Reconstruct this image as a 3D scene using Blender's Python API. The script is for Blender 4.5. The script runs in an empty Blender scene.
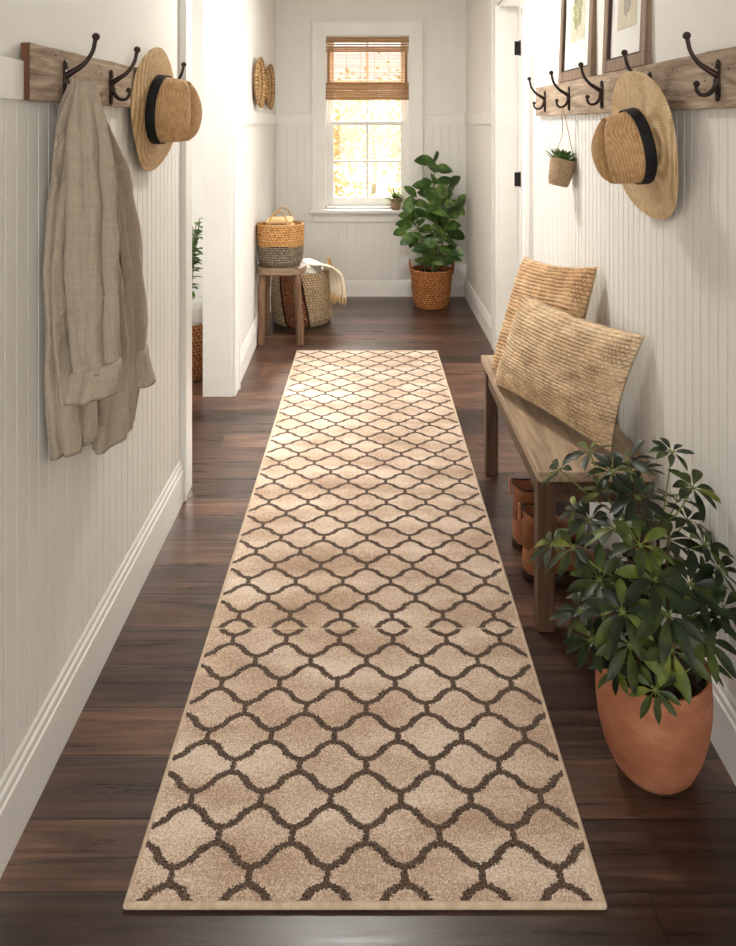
import bpy, bmesh, math, random
from mathutils import Vector, Matrix, noise
random.seed(7)
PI = math.pi
scene = bpy.context.scene
COL = scene.collection
F = 720.0; CX = 368.0; HY = 123.0; CAMH = 1.5

def at(px, py, Y):
    return Vector(((px-CX)/F*Y, Y, CAMH-(py-HY)/F*Y))
def lin(c):
    out = []
    for v in c:
        v = v/255.0
        out.append(v/12.92 if v <= 0.04045 else ((v+0.055)/1.055)**2.4)
    return (out[0], out[1], out[2], 1.0)

# ------------------------------------------------------------------ nodes
class NT:
    def __init__(s, name):
        s.mat = bpy.data.materials.new(name); s.mat.use_nodes = True
        s.t = s.mat.node_tree; s.n = s.t.nodes; s.l = s.t.links
        s.b = s.n['Principled BSDF']; s.out = s.n['Material Output']
        s.tc = s.n.new('ShaderNodeTexCoord')
    def put(s, sock, v):
        if isinstance(v, bpy.types.NodeSocket): s.l.new(v, sock)
        else: sock.default_value = v
    def m(s, op, a, b=None, c=None):
        n = s.n.new('ShaderNodeMath'); n.operation = op
        s.put(n.inputs[0], a)
        if b is not None: s.put(n.inputs[1], b)
        if c is not None: s.put(n.inputs[2], c)
        return n.outputs[0]
    def mapping(s, scale=(1,1,1), loc=(0,0,0), src=None, rot=(0,0,0)):
        n = s.n.new('ShaderNodeMapping'); n.inputs['Scale'].default_value = scale
        n.inputs['Location'].default_value = loc; n.inputs['Rotation'].default_value = rot
        s.l.new(src or s.tc.outputs['Object'], n.inputs[0]); return n.outputs[0]
    def noise(s, vec, scale=5, detail=3, rough=0.5, dist=0.0):
        n = s.n.new('ShaderNodeTexNoise'); s.l.new(vec, n.inputs['Vector'])
        n.inputs['Scale'].default_value = scale; n.inputs['Detail'].default_value = detail
        n.inputs['Roughness'].default_value = rough; n.inputs['Distortion'].default_value = dist
        return n.outputs['Fac']
    def ramp(s, fac, stops, interp='LINEAR'):
        n = s.n.new('ShaderNodeValToRGB'); s.l.new(fac, n.inputs[0]); cr = n.color_ramp
        cr.interpolation = interp
        while len(cr.elements) < len(stops): cr.elements.new(0.5)
        for e, (p, c) in zip(cr.elements, stops): e.position = p; e.color = c
        return n.outputs[0]
    def mix(s, fac, a, b, bt='MIX'):
        n = s.n.new('ShaderNodeMix'); n.data_type = 'RGBA'; n.blend_type = bt
        s.put(n.inputs[0], fac); s.put(n.inputs[6], a); s.put(n.inputs[7], b)
        return n.outputs[2]
    def bump(s, h, strength=0.3, dist=0.01, normal=None):
        n = s.n.new('ShaderNodeBump'); n.inputs['Strength'].default_value = strength
        n.inputs['Distance'].default_value = dist; s.l.new(h, n.inputs['Height'])
        if normal is not None: s.l.new(normal, n.inputs['Normal'])
        return n.outputs[0]
    def sep(s, vec=None):
        n = s.n.new('ShaderNodeSeparateXYZ'); s.l.new(vec or s.tc.outputs['Object'], n.inputs[0]); return n.outputs
    def comb(s, x, y, z):
        n = s.n.new('ShaderNodeCombineXYZ'); s.put(n.inputs[0], x); s.put(n.inputs[1], y); s.put(n.inputs[2], z); return n.outputs[0]
    def white(s, vec):
        n = s.n.new('ShaderNodeTexWhiteNoise'); n.noise_dimensions = '3D'; s.l.new(vec, n.inputs['Vector']); return n.outputs['Value']
    def done(s, color=None, rough=None, normal=None, metal=None, spec=None):
        if color is not None: s.put(s.b.inputs['Base Color'], color)
        if rough is not None: s.put(s.b.inputs['Roughness'], rough)
        if normal is not None: s.put(s.b.inputs['Normal'], normal)
        if metal is not None: s.put(s.b.inputs['Metallic'], metal)
        if spec is not None: s.put(s.b.inputs['Specular IOR Level'], spec)
        return s.mat

def m_noise(name, c1, c2, scale=8, rough=0.7, bs=60, bstr=0.15, bd=0.003, stretch=(1,1,1), spec=0.3, lo=.35, hi=.65):
    t = NT(name); v = t.mapping(stretch)
    f = t.noise(v, scale, 4, .55)
    col = t.ramp(f, [(lo, lin(c1)), (hi, lin(c2))])
    h = t.noise(v, bs, 4, .6)
    return t.done(col, rough, t.bump(h, bstr, bd), spec=spec)

M = {}
M['wall'] = m_noise('wall_paint', (228,225,219), (232,229,223), 3, .6, 90, .04, .001)
M['bead'] = m_noise('beadboard_paint', (226,223,217), (231,228,223), 3, .45, 60, .04, .001)
M['trim'] = m_noise('trim_paint', (230,227,221), (236,233,228), 3, .4, 60, .03, .001)
M['ceil'] = m_noise('ceiling_paint', (235,233,228), (238,236,232), 3, .8)
M['iron'] = m_noise('dark_iron', (44,34,30), (70,54,46), 30, .45, 120, .25, .001, spec=.5)
M['iron'].node_tree.nodes['Principled BSDF'].inputs['Metallic'].default_value = .6
M['black'] = m_noise('black_hinge', (28,26,25), (36,33,31), 30, .5)
M['band'] = m_noise('black_ribbon', (22,22,24), (32,32,34), 40, .75, 400, .3, .0005)
M['clay'] = None

def m_wood(name, c1, c2, c3, axis='y', rough=.6, sc=1.0, bstr=.35, crack=True):
    t = NT(name)
    st = {'x': (1.2,14,14), 'y': (14,1.2,14), 'z': (14,14,1.2)}[axis]
    v = t.mapping(tuple(k*sc for k in st))
    f = t.noise(v, 2.2, 7, .62, .6)
    col = t.ramp(f, [(.30, lin(c1)), (.5, lin(c2)), (.72, lin(c3))])
    v2 = t.mapping((1,1,1)); g = t.noise(v2, 3.5, 4, .6)
    col = t.mix(t.m('MULTIPLY', g, .35), col, lin(tuple(k*.7 for k in c2)))
    v3 = t.mapping(tuple(k*sc*3 for k in st)); h = t.noise(v3, 2.5, 6, .7)
    hh = t.m('ADD', t.m('MULTIPLY', f, .6), t.m('MULTIPLY', h, .4))
    if crack:
        cr = t.ramp(h, [(.30, (1,1,1,1)), (.36, (0,0,0,1))])
        col = t.mix(t.m('MULTIPLY', cr, .6), col, lin(tuple(k*.35 for k in c1)))
    return t.done(col, rough, t.bump(hh, bstr, .006), spec=.3)
M['board'] = m_wood('reclaimed_wood', (118,96,78), (176,154,132), (208,190,168), 'y', .85, 1.6, .8)
def specks(mat):
    t = mat.node_tree; pb = t.nodes['Principled BSDF']; old = pb.inputs['Base Color'].links[0].from_socket
    tc = t.nodes.new('ShaderNodeTexCoord'); mp = t.nodes.new('ShaderNodeMapping'); mp.inputs['Scale'].default_value = (1, .6, 1)
    t.links.new(tc.outputs['Object'], mp.inputs[0])
    vo = t.nodes.new('ShaderNodeTexVoronoi'); vo.inputs['Scale'].default_value = 42; t.links.new(mp.outputs[0], vo.inputs['Vector'])
    cr = t.nodes.new('ShaderNodeValToRGB'); t.links.new(vo.outputs['Distance'], cr.inputs[0])
    cr.color_ramp.elements[0].position = .07; cr.color_ramp.elements[0].color = (1,1,1,1)
    cr.color_ramp.elements[1].position = .15; cr.color_ramp.elements[1].color = (0,0,0,1)
    mx = t.nodes.new('ShaderNodeMix'); mx.data_type = 'RGBA'; t.links.new(cr.outputs[0], mx.inputs[0])
    t.links.new(old, mx.inputs[6]); mx.inputs[7].default_value = lin((64,46,36)); t.links.new(mx.outputs[2], pb.inputs['Base Color'])
specks(M['board'])
M['board_end'] = m_wood('reclaimed_wood_end_grain', (58,36,26), (98,64,46), (118,80,60), 'z', .85, .8)
M['frame'] = m_wood('weathered_frame_wood', (102,82,66), (146,122,102), (166,144,124), 'z', .7, 1.2)
M['frame_in'] = m_wood('dark_frame_lip', (54,40,32), (74,56,46), (86,66,54), 'z', .7, 1.2)
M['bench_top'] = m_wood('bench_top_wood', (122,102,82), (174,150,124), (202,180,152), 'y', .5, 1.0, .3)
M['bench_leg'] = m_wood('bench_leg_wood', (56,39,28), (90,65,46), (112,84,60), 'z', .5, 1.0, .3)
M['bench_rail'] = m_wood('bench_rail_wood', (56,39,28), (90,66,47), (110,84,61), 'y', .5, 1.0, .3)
M['stool'] = m_wood('stool_leg_wood', (66,44,32), (116,86,64), (148,116,90), 'z', .6, 1.3, .5)
M['stool_top'] = m_wood('stool_seat_wood', (92,72,56), (138,114,92), (168,146,122), 'x', .6, 1.0, .5)
M['paper'] = m_noise('mat_paper', (236,234,228), (240,238,233), 5, .8)
M['print'] = m_noise('print_paper', (206,196,172), (222,214,194), 14, .8)
M['ink'] = m_noise('print_leaf_ink', (150,152,112), (184,182,146), 40, .8)
M['ink2'] = m_noise('print_grey_ink', (160,152,136), (186,180,164), 40, .8)
M['petiole'] = m_noise('petiole_green', (92,108,48), (120,130,66), 20, .5)
M['bark'] = m_noise('woody_stem', (56,46,30), (92,78,50), 40, .8, 100, .4)
M['pale_bark'] = m_noise('pale_bark', (170,156,130), (196,184,160), 10, .9)
M['soil'] = m_noise('dark_soil', (30,22,17), (56,42,32), 60, .95, 90, .9, .01)
M['cream'] = m_noise('cream_cotton', (224,208,178), (236,224,200), 20, .9, 300, .35, .002)
M['tan_cloth'] = m_noise('tan_cotton', (226,188,132), (238,206,156), 20, .9, 300, .35, .002)
M['white_cloth'] = m_noise('white_wool', (226,220,208), (240,236,226), 30, .95, 200, .6, .004)
M['string'] = m_noise('jute_string', (156,124,88), (186,156,118), 80, .9)
M['rope'] = m_noise('rope_handle', (170,128,78), (204,164,110), 60, .9, 200, .5, .003)
M['brownrope'] = m_noise('brown_handle', (132,78,44), (168,106,62), 60, .9, 200, .5, .003)
M['whitepot'] = m_noise('white_ceramic', (214,210,202), (226,222,215), 10, .4)
M['sole'] = m_noise('dark_sole', (44,26,18), (62,38,26), 30, .6)
M['ground'] = m_noise('garden_ground', (200,190,150), (224,214,180), 2, .9)
M['lining'] = m_noise('cushion_backing', (208,188,150), (222,204,170), 30, .9, 500, .3, .001)

def m_terracotta():
    t = NT('terracotta'); v = t.mapping((1,1,1.4))
    f = t.noise(v, 9, 6, .6)
    col = t.ramp(f, [(.3, lin((142,86,58))), (.55, lin((164,104,74))), (.75, lin((188,136,106)))])
    return t.done(col, .75, t.bump(t.noise(v, 60, 5, .6), .2, .004), spec=.3)
M['clay'] = m_terracotta()

def m_leather():
    t = NT('brown_leather'); v = t.mapping()
    col = t.ramp(t.noise(v, 12, 4, .6), [(.3, lin((122,74,46))), (.7, lin((172,112,74)))])
    return t.done(col, .45, t.bump(t.noise(v, 70, 5, .6), .25, .003), spec=.4)
M['leather'] = m_leather()

def m_linen():
    t = NT('linen'); v = t.mapping()
    x = t.noise(t.mapping((400,400,20)), 1, 2); y = t.noise(t.mapping((14,14,420)), 1, 2)
    w = t.m('ADD', t.m('MULTIPLY', x, .5), t.m('MULTIPLY', y, .5))
    col = t.ramp(w, [(.1, lin((146,132,114))), (.9, lin((186,171,151)))])
    big = t.noise(t.mapping((1,1,.6)), 9, 5, .6, .4)
    n1 = t.bump(w, .35, .002); n2 = t.bump(big, .9, .035, n1)
    mt = t.done(col, .9, n2, spec=.15)
    t.b.inputs['Sheen Weight'].default_value = .15
    return mt
M['linen'] = m_linen()

def m_straw(name, c1, c2, c3, ring=260.0, mode='radial', axis=2, amp=.30):
    t = NT(name); s = t.sep()
    if mode == 'radial':
        r = t.m('SQRT', t.m('ADD', t.m('MULTIPLY', s[0], s[0]), t.m('MULTIPLY', s[1], s[1])))
        ph = t.m('ADD', t.m('MULTIPLY', r, ring*2*PI/ (2*PI) ), t.m('MULTIPLY', s[2], 140))
    else:
        ph = t.m('MULTIPLY', s[2], ring)
    ang = t.m('ARCTAN2', s[1], s[0])
    w = t.m('SINE', t.m('MULTIPLY', ph, 2*PI))
    w2 = t.m('SINE', t.m('ADD', t.m('MULTIPLY', ang, 120), t.m('MULTIPLY', t.m('FLOOR', ph), 2.1)))
    ww = t.m('ADD', t.m('MULTIPLY', w, .5), t.m('MULTIPLY', w2, .25))
    f = t.noise(t.mapping(), 55, 4, .6)
    k = t.m('ADD', t.m('MULTIPLY', ww, amp), t.m('ADD', t.m('MULTIPLY', f, .5), .25))
    col = t.ramp(k, [(.28, lin(c1)), (.5, lin(c2)), (.72, lin(c3))])
    return t.done(col, .65, t.bump(ww, .5, .0015), spec=.3)
M['straw_r'] = m_straw('straw_brim', (158,124,84), (198,164,120), (224,196,154), 190)
M['straw_c'] = m_straw('straw_crown', (150,112,72), (190,150,104), (214,180,134), 210, amp=.16)
M['straw_l'] = m_straw('pale_straw', (176,144,102), (214,184,140), (236,212,174), 190)

def m_weave(name, c1, c2, c3, rows=55.0, cols=60, cyl=True):
    """plaited rows: rows per metre in z, stitches round the ring"""
    t = NT(name); s = t.sep()
    ang = t.m('ARCTAN2', s[1], s[0]) if cyl else t.m('MULTIPLY', s[0], 8)
    row = t.m('MULTIPLY', s[2], rows)
    fr = t.m('FLOOR', row)
    st = t.m('SINE', t.m('ADD', t.m('MULTIPLY', ang, cols), t.m('MULTIPLY', fr, 2.4)))
    st2 = t.m('ADD', st, t.m('MULTIPLY', t.m('SINE', t.m('MULTIPLY', row, 2*PI)), 1.0))
    hsh = t.noise(t.comb(t.m('MULTIPLY', ang, 6), t.m('MULTIPLY', fr, 3.3), 0.0), 3, 3)
    k = t.m('ADD', t.m('MULTIPLY', st2, .10), hsh)
    col = t.ramp(k, [(.3, lin(c1)), (.5, lin(c2)), (.7, lin(c3))])
    return t.done(col, .8, t.bump(st2, .8, .006), spec=.2), t
M['bask_orange'] = m_weave('seagrass_orange', (112,58,24), (178,112,62), (212,150,96), 60, 34)[0]
M['bask_dark'] = m_weave('seagrass_brown', (96,56,30), (150,96,58), (180,124,80), 55, 34)[0]
M['bask_tan'] = m_weave('seagrass_tan_band', (168,112,56), (214,158,98), (232,182,124), 62, 50)[0]
M['bask_grey'] = m_weave('seagrass_grey_band', (86,74,60), (136,122,102), (166,150,128), 62, 50)[0]
M['disc'] = m_weave('woven_disc', (120,86,50), (190,150,102), (220,186,138), 60, 40)[0]
M['bask_small'] = m_weave('small_planter_weave', (200,158,118), (232,196,156), (244,218,184), 120, 60)[0]

def m_bigbasket():
    t = NT('striped_seagrass'); s = t.sep()
    ang = t.m('ARCTAN2', s[1], s[0])
    row = t.m('MULTIPLY', s[2], 60); fr = t.m('FLOOR', row)
    st = t.m('SINE', t.m('ADD', t.m('MULTIPLY', ang, 60), t.m('MULTIPLY', fr, 2.4)))
    st2 = t.m('ADD', st, t.m('SINE', t.m('MULTIPLY', row, 2*PI)))
    hsh = t.noise(t.comb(t.m('MULTIPLY', ang, 6), t.m('MULTIPLY', fr, 3.3), 0.0), 3, 3)
    k = t.m('ADD', t.m('MULTIPLY', st2, .08), hsh)
    base = t.ramp(k, [(.3, lin((146,120,90))), (.5, lin((188,162,128))), (.7, lin((212,188,156)))])
    brown = t.ramp(k, [(.3, lin((92,52,34))), (.5, lin((150,96,66))), (.7, lin((176,122,88)))])
    dark = t.ramp(k, [(.3, lin((48,24,20))), (.7, lin((92,52,42)))])
    # slanting stripe on the side that faces the hall: centre angle drifts with height
    a0 = t.m('ADD', -1.60, t.m('MULTIPLY', s[2], -.85))
    d = t.m('ABSOLUTE', t.m('SUBTRACT', ang, a0))
    e1 = t.m('LESS_THAN', d, .42); e2 = t.m('LESS_THAN', d, .34)
    col = t.mix(e1, base, dark); col = t.mix(e2, col, brown)
    return t.done(col, .85, t.bump(st2, .7, .006), spec=.2)
M['bask_big'] = m_bigbasket()

def m_knit(name, c1, c2, c3):
    t = NT(name)
    v = t.mapping((20, 20, 20)); f = t.noise(v, 1.0, 3, .6)
    v2 = t.mapping((60, 60, 240)); g = t.noise(v2, 1, 3, .6)
    p = t.noise(t.mapping((3, 3, 8)), 2, 3, .6)
    k = t.m('ADD', t.m('MULTIPLY', g, .6), t.m('MULTIPLY', p, .4))
    col = t.ramp(k, [(.34, lin(c1)), (.5, lin(c2)), (.66, lin(c3))])
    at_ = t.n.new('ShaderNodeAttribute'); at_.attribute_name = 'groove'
    col = t.mix(t.m('MULTIPLY', at_.outputs['Fac'], .75), col, lin(tuple(q*.42 for q in c1)))  # shade between the knit rows put into the colour for contrast
    return t.done(col, .85, t.bump(t.noise(t.mapping((300,300,300)), 1, 2), .5, .002), spec=.15)
M['knit1'] = m_knit('jute_knit_honey', (170,130,92), (218,178,136), (238,208,170))
M['knit2'] = m_knit('jute_knit_grey_beige', (172,142,108), (226,194,156), (246,224,192))

def m_leaf(name, c1, c2, c3, rough=.35):
    t = NT(name); v = t.mapping()
    f = t.noise(v, 9, 3, .5)
    g = t.noise(v, 26, 2)
    k = t.m('ADD', t.m('MULTIPLY', f, .7), t.m('MULTIPLY', g, .3))
    col = t.ramp(k, [(.36, lin(c1)), (.5, lin(c2)), (.66, lin(c3))])
    t.done(col, rough, t.bump(g, .15, .003), spec=.38)
    tr = t.n.new('ShaderNodeBsdfTranslucent'); t.l.new(col, tr.inputs[0])
    mx = t.n.new('ShaderNodeMixShader'); mx.inputs[0].default_value = .22
    t.l.new(t.b.outputs[0], mx.inputs[1]); t.l.new(tr.outputs[0], mx.inputs[2])
    t.l.new(mx.outputs[0], t.out.inputs[0])
    return t.mat
M['leaf_s'] = m_leaf('umbrella_leaf', (17,27,11), (29,43,17), (78,92,34), .42)
M['leaf_s2'] = m_leaf('umbrella_leaf_young', (52,68,22), (86,100,36), (136,140,60), .42)
M['leaf_r'] = m_leaf('broad_leaf', (40,64,27), (64,94,41), (122,148,72), .35)
M['leaf_d'] = m_leaf('side_room_leaf', (60,90,38), (90,124,54), (140,166,84), .4)
M['leaf_su'] = m_leaf('succulent_leaf', (60,84,44), (98,124,72), (146,166,110), .45)
M['leaf_h'] = m_leaf('herb_leaf', (84,104,50), (120,140,76), (170,184,120), .5)
M['leaf_y'] = m_leaf('autumn_leaf', (196,158,96), (214,186,124), (206,198,140), .7)
M['leaf_y2'] = m_leaf('pale_garden_leaf', (190,184,116), (210,202,140), (222,212,160), .7)

def m_bamboo(name, c1, c2, c3, tf=.45):
    t = NT(name)
    f = t.noise(t.mapping((3, 3, 160)), 1.2, 3, .6)
    col = t.ramp(f, [(.3, lin(c1)), (.5, lin(c2)), (.7, lin(c3))])
    t.done(col, .6, t.bump(f, .4, .002), spec=.2)
    tr = t.n.new('ShaderNodeBsdfTranslucent'); t.l.new(col, tr.inputs[0])
    mx = t.n.new('ShaderNodeMixShader'); mx.inputs[0].default_value = tf
    t.l.new(t.b.outputs[0], mx.inputs[1]); t.l.new(tr.outputs[0], mx.inputs[2])
    t.l.new(mx.outputs[0], t.out.inputs[0])
    return t.mat
M['bamboo'] = m_bamboo('bamboo_slats', (150,116,80), (188,152,112), (212,182,142), .42)

def m_glass():
    t = NT('window_glass')
    tr = t.n.new('ShaderNodeBsdfTransparent'); gl = t.n.new('ShaderNodeBsdfGlossy')
    gl.inputs['Roughness'].default_value = .03
    mx = t.n.new('ShaderNodeMixShader'); mx.inputs[0].default_value = .035
    t.l.new(tr.outputs[0], mx.inputs[1]); t.l.new(gl.outputs[0], mx.inputs[2]); t.l.new(mx.outputs[0], t.out.inputs[0])
    return t.mat
M['glass'] = m_glass()

def m_floor():
    t = NT('dark_plank_floor'); s = t.sep()
    W = .1475; Y0 = 1.404-9*W
    yy = t.m('DIVIDE', t.m('SUBTRACT', s[1], Y0), W)
    row = t.m('FLOOR', yy); fy = t.m('FRACT', yy)
    off = t.white(t.comb(row, 3.7, 1.1))
    off = t.m('MULTIPLY', off, 1.9)
    is8 = t.m('COMPARE', row, 8.0, .1)
    off = t.m('ADD', t.m('MULTIPLY', off, t.m('SUBTRACT', 1.0, is8)), t.m('MULTIPLY', is8, -.548))
    xx = t.m('DIVIDE', t.m('ADD', s[0], off), 1.9)
    colm = t.m('FLOOR', xx); fx = t.m('FRACT', xx)
    idn = t.white(t.comb(row, colm, 5.3))
    gv = t.comb(t.m('ADD', t.m('MULTIPLY', s[0], 1.6), t.m('MULTIPLY', idn, 20)), t.m('MULTIPLY', s[1], 26), t.m('MULTIPLY', row, .7))
    g = t.noise(gv, 1.6, 7, .65, .8)
    g2 = t.noise(t.comb(t.m('ADD', s[0], t.m('MULTIPLY', idn, 9)), t.m('MULTIPLY', s[1], 3), row), 3.0, 4, .6)
    k = t.m('ADD', t.m('MULTIPLY', g, .55), t.m('ADD', t.m('MULTIPLY', g2, .25), t.m('MULTIPLY', idn, .2)))
    col = t.ramp(k, [(.30, lin((34,23,18))), (.45, lin((58,41,33))), (.56, lin((86,61,48))), (.70, lin((130,94,72)))])
    e1 = t.m('MINIMUM', fy, t.m('SUBTRACT', 1.0, fy)); e1 = t.m('MULTIPLY', e1, W)
    e2 = t.m('MINIMUM', fx, t.m('SUBTRACT', 1.0, fx)); e2 = t.m('MULTIPLY', e2, 1.9)
    e = t.m('MINIMUM', e1, e2)
    gap = t.m('LESS_THAN', e, .0016)
    col = t.mix(t.m('MULTIPLY', gap, .8), col, lin((18,11,9)))
    edge = t.m('MINIMUM', t.m('DIVIDE', e, .004), 1.0)
    hb = t.m('ADD', edge, t.m('MULTIPLY', g, .28))
    hb = t.m('ADD', hb, t.m('MULTIPLY', t.noise(t.comb(t.m('MULTIPLY', s[0], 5), t.m('MULTIPLY', s[1], 16), row), 2, 3), .5))
    rg = t.m('ADD', .17, t.m('MULTIPLY', g, .28))
    return t.done(col, rg, t.bump(hb, .22, .003), spec=.5)
M['floor'] = m_floor()

RX0 = (122-CX)/F*1.369; RX1 = (608-CX)/F*1.369; RY0 = 1.369; RY1 = 4.716
def m_rug():
    t = NT('trellis_rug_pile'); s = t.sep()
    w = .154; hw = w/2; S = .0815; ell = .034; B = (S-ell)/2
    # woven-tuft grid: snap the pattern to small tufts
    px = t.m('MULTIPLY', t.m('FLOOR', t.m('DIVIDE', s[0], .0026)), .0026)
    py = t.m('MULTIPLY', t.m('FLOOR', t.m('DIVIDE', s[1], .0026)), .0026)
    wn = t.noise(s_vec(t, px, py), 160, 2, .6)
    wob = t.m('MULTIPLY', t.m('SUBTRACT', wn, .5), .012)
    x = t.m('ADD', t.m('SUBTRACT', px, RX0), wob)
    seam = t.m('GREATER_THAN', s[1], 2.122)
    y = t.m('ADD', t.m('SUBTRACT', py, 1.423), t.m('MULTIPLY', seam, .062))
    wn2 = t.noise(t.comb(py, t.m('ADD', px, 7.3), 3.1), 150, 2, .6)
    y = t.m('ADD', y, t.m('MULTIPLY', t.m('SUBTRACT', wn2, .5), .012))
    yy = t.m('SUBTRACT', t.m('MODULO', t.m('ADD', y, S+40*2*S), 2*S), S)
    fo = t.m('ABSOLUTE', yy)
    th = t.m('MULTIPLY', x, PI/hw)
    c0 = t.m('COSINE', th); c = t.m('MULTIPLY', t.m('SIGN', c0), t.m('POWER', t.m('ABSOLUTE', c0), .93))
    bell = t.m('ADD', S/2, t.m('MULTIPLY', c, B))
    sl = t.m('MULTIPLY', t.m('SINE', th), B*PI/hw)
    d1 = t.m('DIVIDE', t.m('ABSOLUTE', t.m('SUBTRACT', fo, bell)), t.m('SQRT', t.m('ADD', 1.0, t.m('MULTIPLY', sl, sl))))
    xm = t.m('MODULO', t.m('ADD', x, 20*w), w)                    # 0..w, cell A centred at 0/w
    dA = t.m('ABSOLUTE', t.m('SUBTRACT', xm, hw))                # distance to A neck
    dB = t.m('SUBTRACT', hw, dA)
    nA = t.m('ADD', dA, t.m('MULTIPLY', t.m('GREATER_THAN', fo, ell/2), 1.0))
    nB = t.m('ADD', dB, t.m('MULTIPLY', t.m('LESS_THAN', fo, S-ell/2), 1.0))
    d = t.m('MINIMUM', d1, t.m('MINIMUM', nA, nB))
    # knot at the middle of each arm
    tfl = t.noise(t.mapping((1,1,1)), 300, 2, .75)
    d = t.m('ADD', d, t.m('MULTIPLY', t.m('SUBTRACT', tfl, .5), .009))
    line = t.m('LESS_THAN', d, .0070)
    kn = t.m('MULTIPLY', t.m('LESS_THAN', d, .0098), t.m('GREATER_THAN', t.m('ABSOLUTE', t.m('SINE', th)), .955))
    line = t.m('MAXIMUM', line, kn)
    # beige field, each tile a touch different + tufts
    tuft = t.noise(t.mapping((1,1,1)), 300, 2, .75)
    tuft2 = t.noise(t.mapping((1,1,1)), 150, 3, .7)
    patch = t.noise(t.mapping((1,2.5,1)), 3.2, 3, .5)
    k = t.m('ADD', t.m('MULTIPLY', tuft, .45), t.m('ADD', t.m('MULTIPLY', patch, .35), t.m('MULTIPLY', tuft2, .2)))
    field = t.ramp(k, [(.40, lin((168,138,114))), (.5, lin((212,185,161))), (.60, lin((242,226,208)))])
    dark = t.ramp(tuft, [(.40, lin((52,38,32))), (.60, lin((124,102,86)))])
    col = t.mix(line, field, dark)
    sd = t.m('LESS_THAN', t.m('ABSOLUTE', t.m('SUBTRACT', s[1], 2.122)), .003)
    col = t.mix(t.m('MULTIPLY', sd, .6), col, lin((222,200,172)))
    h = t.m('ADD', t.m('MULTIPLY', tuft, .6), t.m('ADD', t.m('MULTIPLY', tuft2, .5), t.m('MULTIPLY', line, -.25)))
    mt = t.done(col, .95, t.bump(h, .8, .006), spec=.08)
    t.b.inputs['Sheen Weight'].default_value = .1
    return mt
def s_vec(t, a, b):
    return t.comb(a, b, 0.0)
M['rug'] = m_rug()
M['binding'] = m_noise('rug_binding', (190,166,142), (212,190,166), 60, .9, 300, .6, .002)

# ------------------------------------------------------------------ mesh helpers
def newbm(): return bmesh.new()
def link(name, bm, mat, parent=None, smooth=False, loc=None, bevel=0, subsurf=0, rot=None):
    me = bpy.data.meshes.new(name); bmesh.ops.recalc_face_normals(bm, faces=bm.faces)
    bm.to_mesh(me); bm.free()
    for mm in (mat if isinstance(mat, (list, tuple)) else [mat]): me.materials.append(mm)
    o = bpy.data.objects.new(name, me); COL.objects.link(o)
    if smooth:
        for p in me.polygons: p.use_smooth = True
    if parent is not None: o.parent = parent
    if loc is not None: o.location = loc
    if rot is not None: o.rotation_euler = rot
    if bevel:
        b = o.modifiers.new('Bevel', 'BEVEL'); b.width = bevel; b.segments = 2; b.limit_method = 'ANGLE'
    if subsurf:
        b = o.modifiers.new('Subdivision', 'SUBSURF'); b.levels = subsurf; b.render_levels = subsurf
    return o
def empty(name, loc=(0,0,0), rot=(0,0,0)):
    o = bpy.data.objects.new(name, None); COL.objects.link(o); o.location = loc; o.rotation_euler = rot
    o.empty_display_size = .05
    return o
def tag(o, label, cat, group=None, kind=None):
    o['label'] = label; o['category'] = cat
    if group: o['group'] = group
    if kind: o['kind'] = kind
    return o
def struct(o, label=None, cat=None):
    o['kind'] = 'structure'
    if label: o['label'] = label
    if cat: o['category'] = cat
    return o
def box(bm, x0, x1, y0, y1, z0, z1, mi=0):
    vs = [bm.verts.new((x, y, z)) for z in (z0, z1) for y in (y0, y1) for x in (x0, x1)]
    fs = [(0,1,3,2), (4,6,7,5), (0,4,5,1), (2,3,7,6), (0,2,6,4), (1,5,7,3)]
    for f in fs:
        fc = bm.faces.new([vs[i] for i in f]); fc.material_index = mi
def obox(bm, mat4, sx, sy, sz):
    r = bmesh.ops.create_cube(bm, size=1.0)
    bmesh.ops.transform(bm, matrix=mat4 @ Matrix.Diagonal((sx, sy, sz, 1)), verts=r['verts'])
def tube(bm, pts, rad, n=10, cap=True):
    """tube along points with radius list"""
    pts = [Vector(p) for p in pts]
    if not isinstance(rad, (list, tuple)): rad = [rad]*len(pts)
    rings = []; prev = None
    for i, p in enumerate(pts):
        if i == 0: d = pts[1]-p
        elif i == len(pts)-1: d = p-pts[i-1]
        else: d = pts[i+1]-pts[i-1]
        d.normalize()
        if prev is None:
            a = Vector((0,0,1)) if abs(d.z) < .9 else Vector((1,0,0))
            u = d.cross(a).normalized()
        else:
            u = (prev - d*prev.dot(d)).normalized()
        prev = u; v = d.cross(u)
        rings.append([bm.verts.new(p+(u*math.cos(2*PI*k/n)+v*math.sin(2*PI*k/n))*rad[i]) for k in range(n)])
    for a, b in zip(rings, rings[1:]):
        for k in range(n): bm.faces.new((a[k], a[(k+1)%n], b[(k+1)%n], b[k]))
    if cap:
        bm.faces.new(list(reversed(rings[0]))); bm.faces.new(rings[-1])
def smoothpts(pts, k=6):
    pts = [Vector(p) for p in pts]; out = []
    P = [pts[0]*2-pts[1]]+pts+[pts[-1]*2-pts[-2]]
    for i in range(1, len(P)-2):
        for j in range(k):
            t = j/k; a, b, c, d = P[i-1], P[i], P[i+1], P[i+2]
            out.append(.5*((2*b)+(c-a)*t+(2*a-5*b+4*c-d)*t*t+(3*b-a-3*c+d)*t**3))
    out.append(pts[-1]); return out
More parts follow.
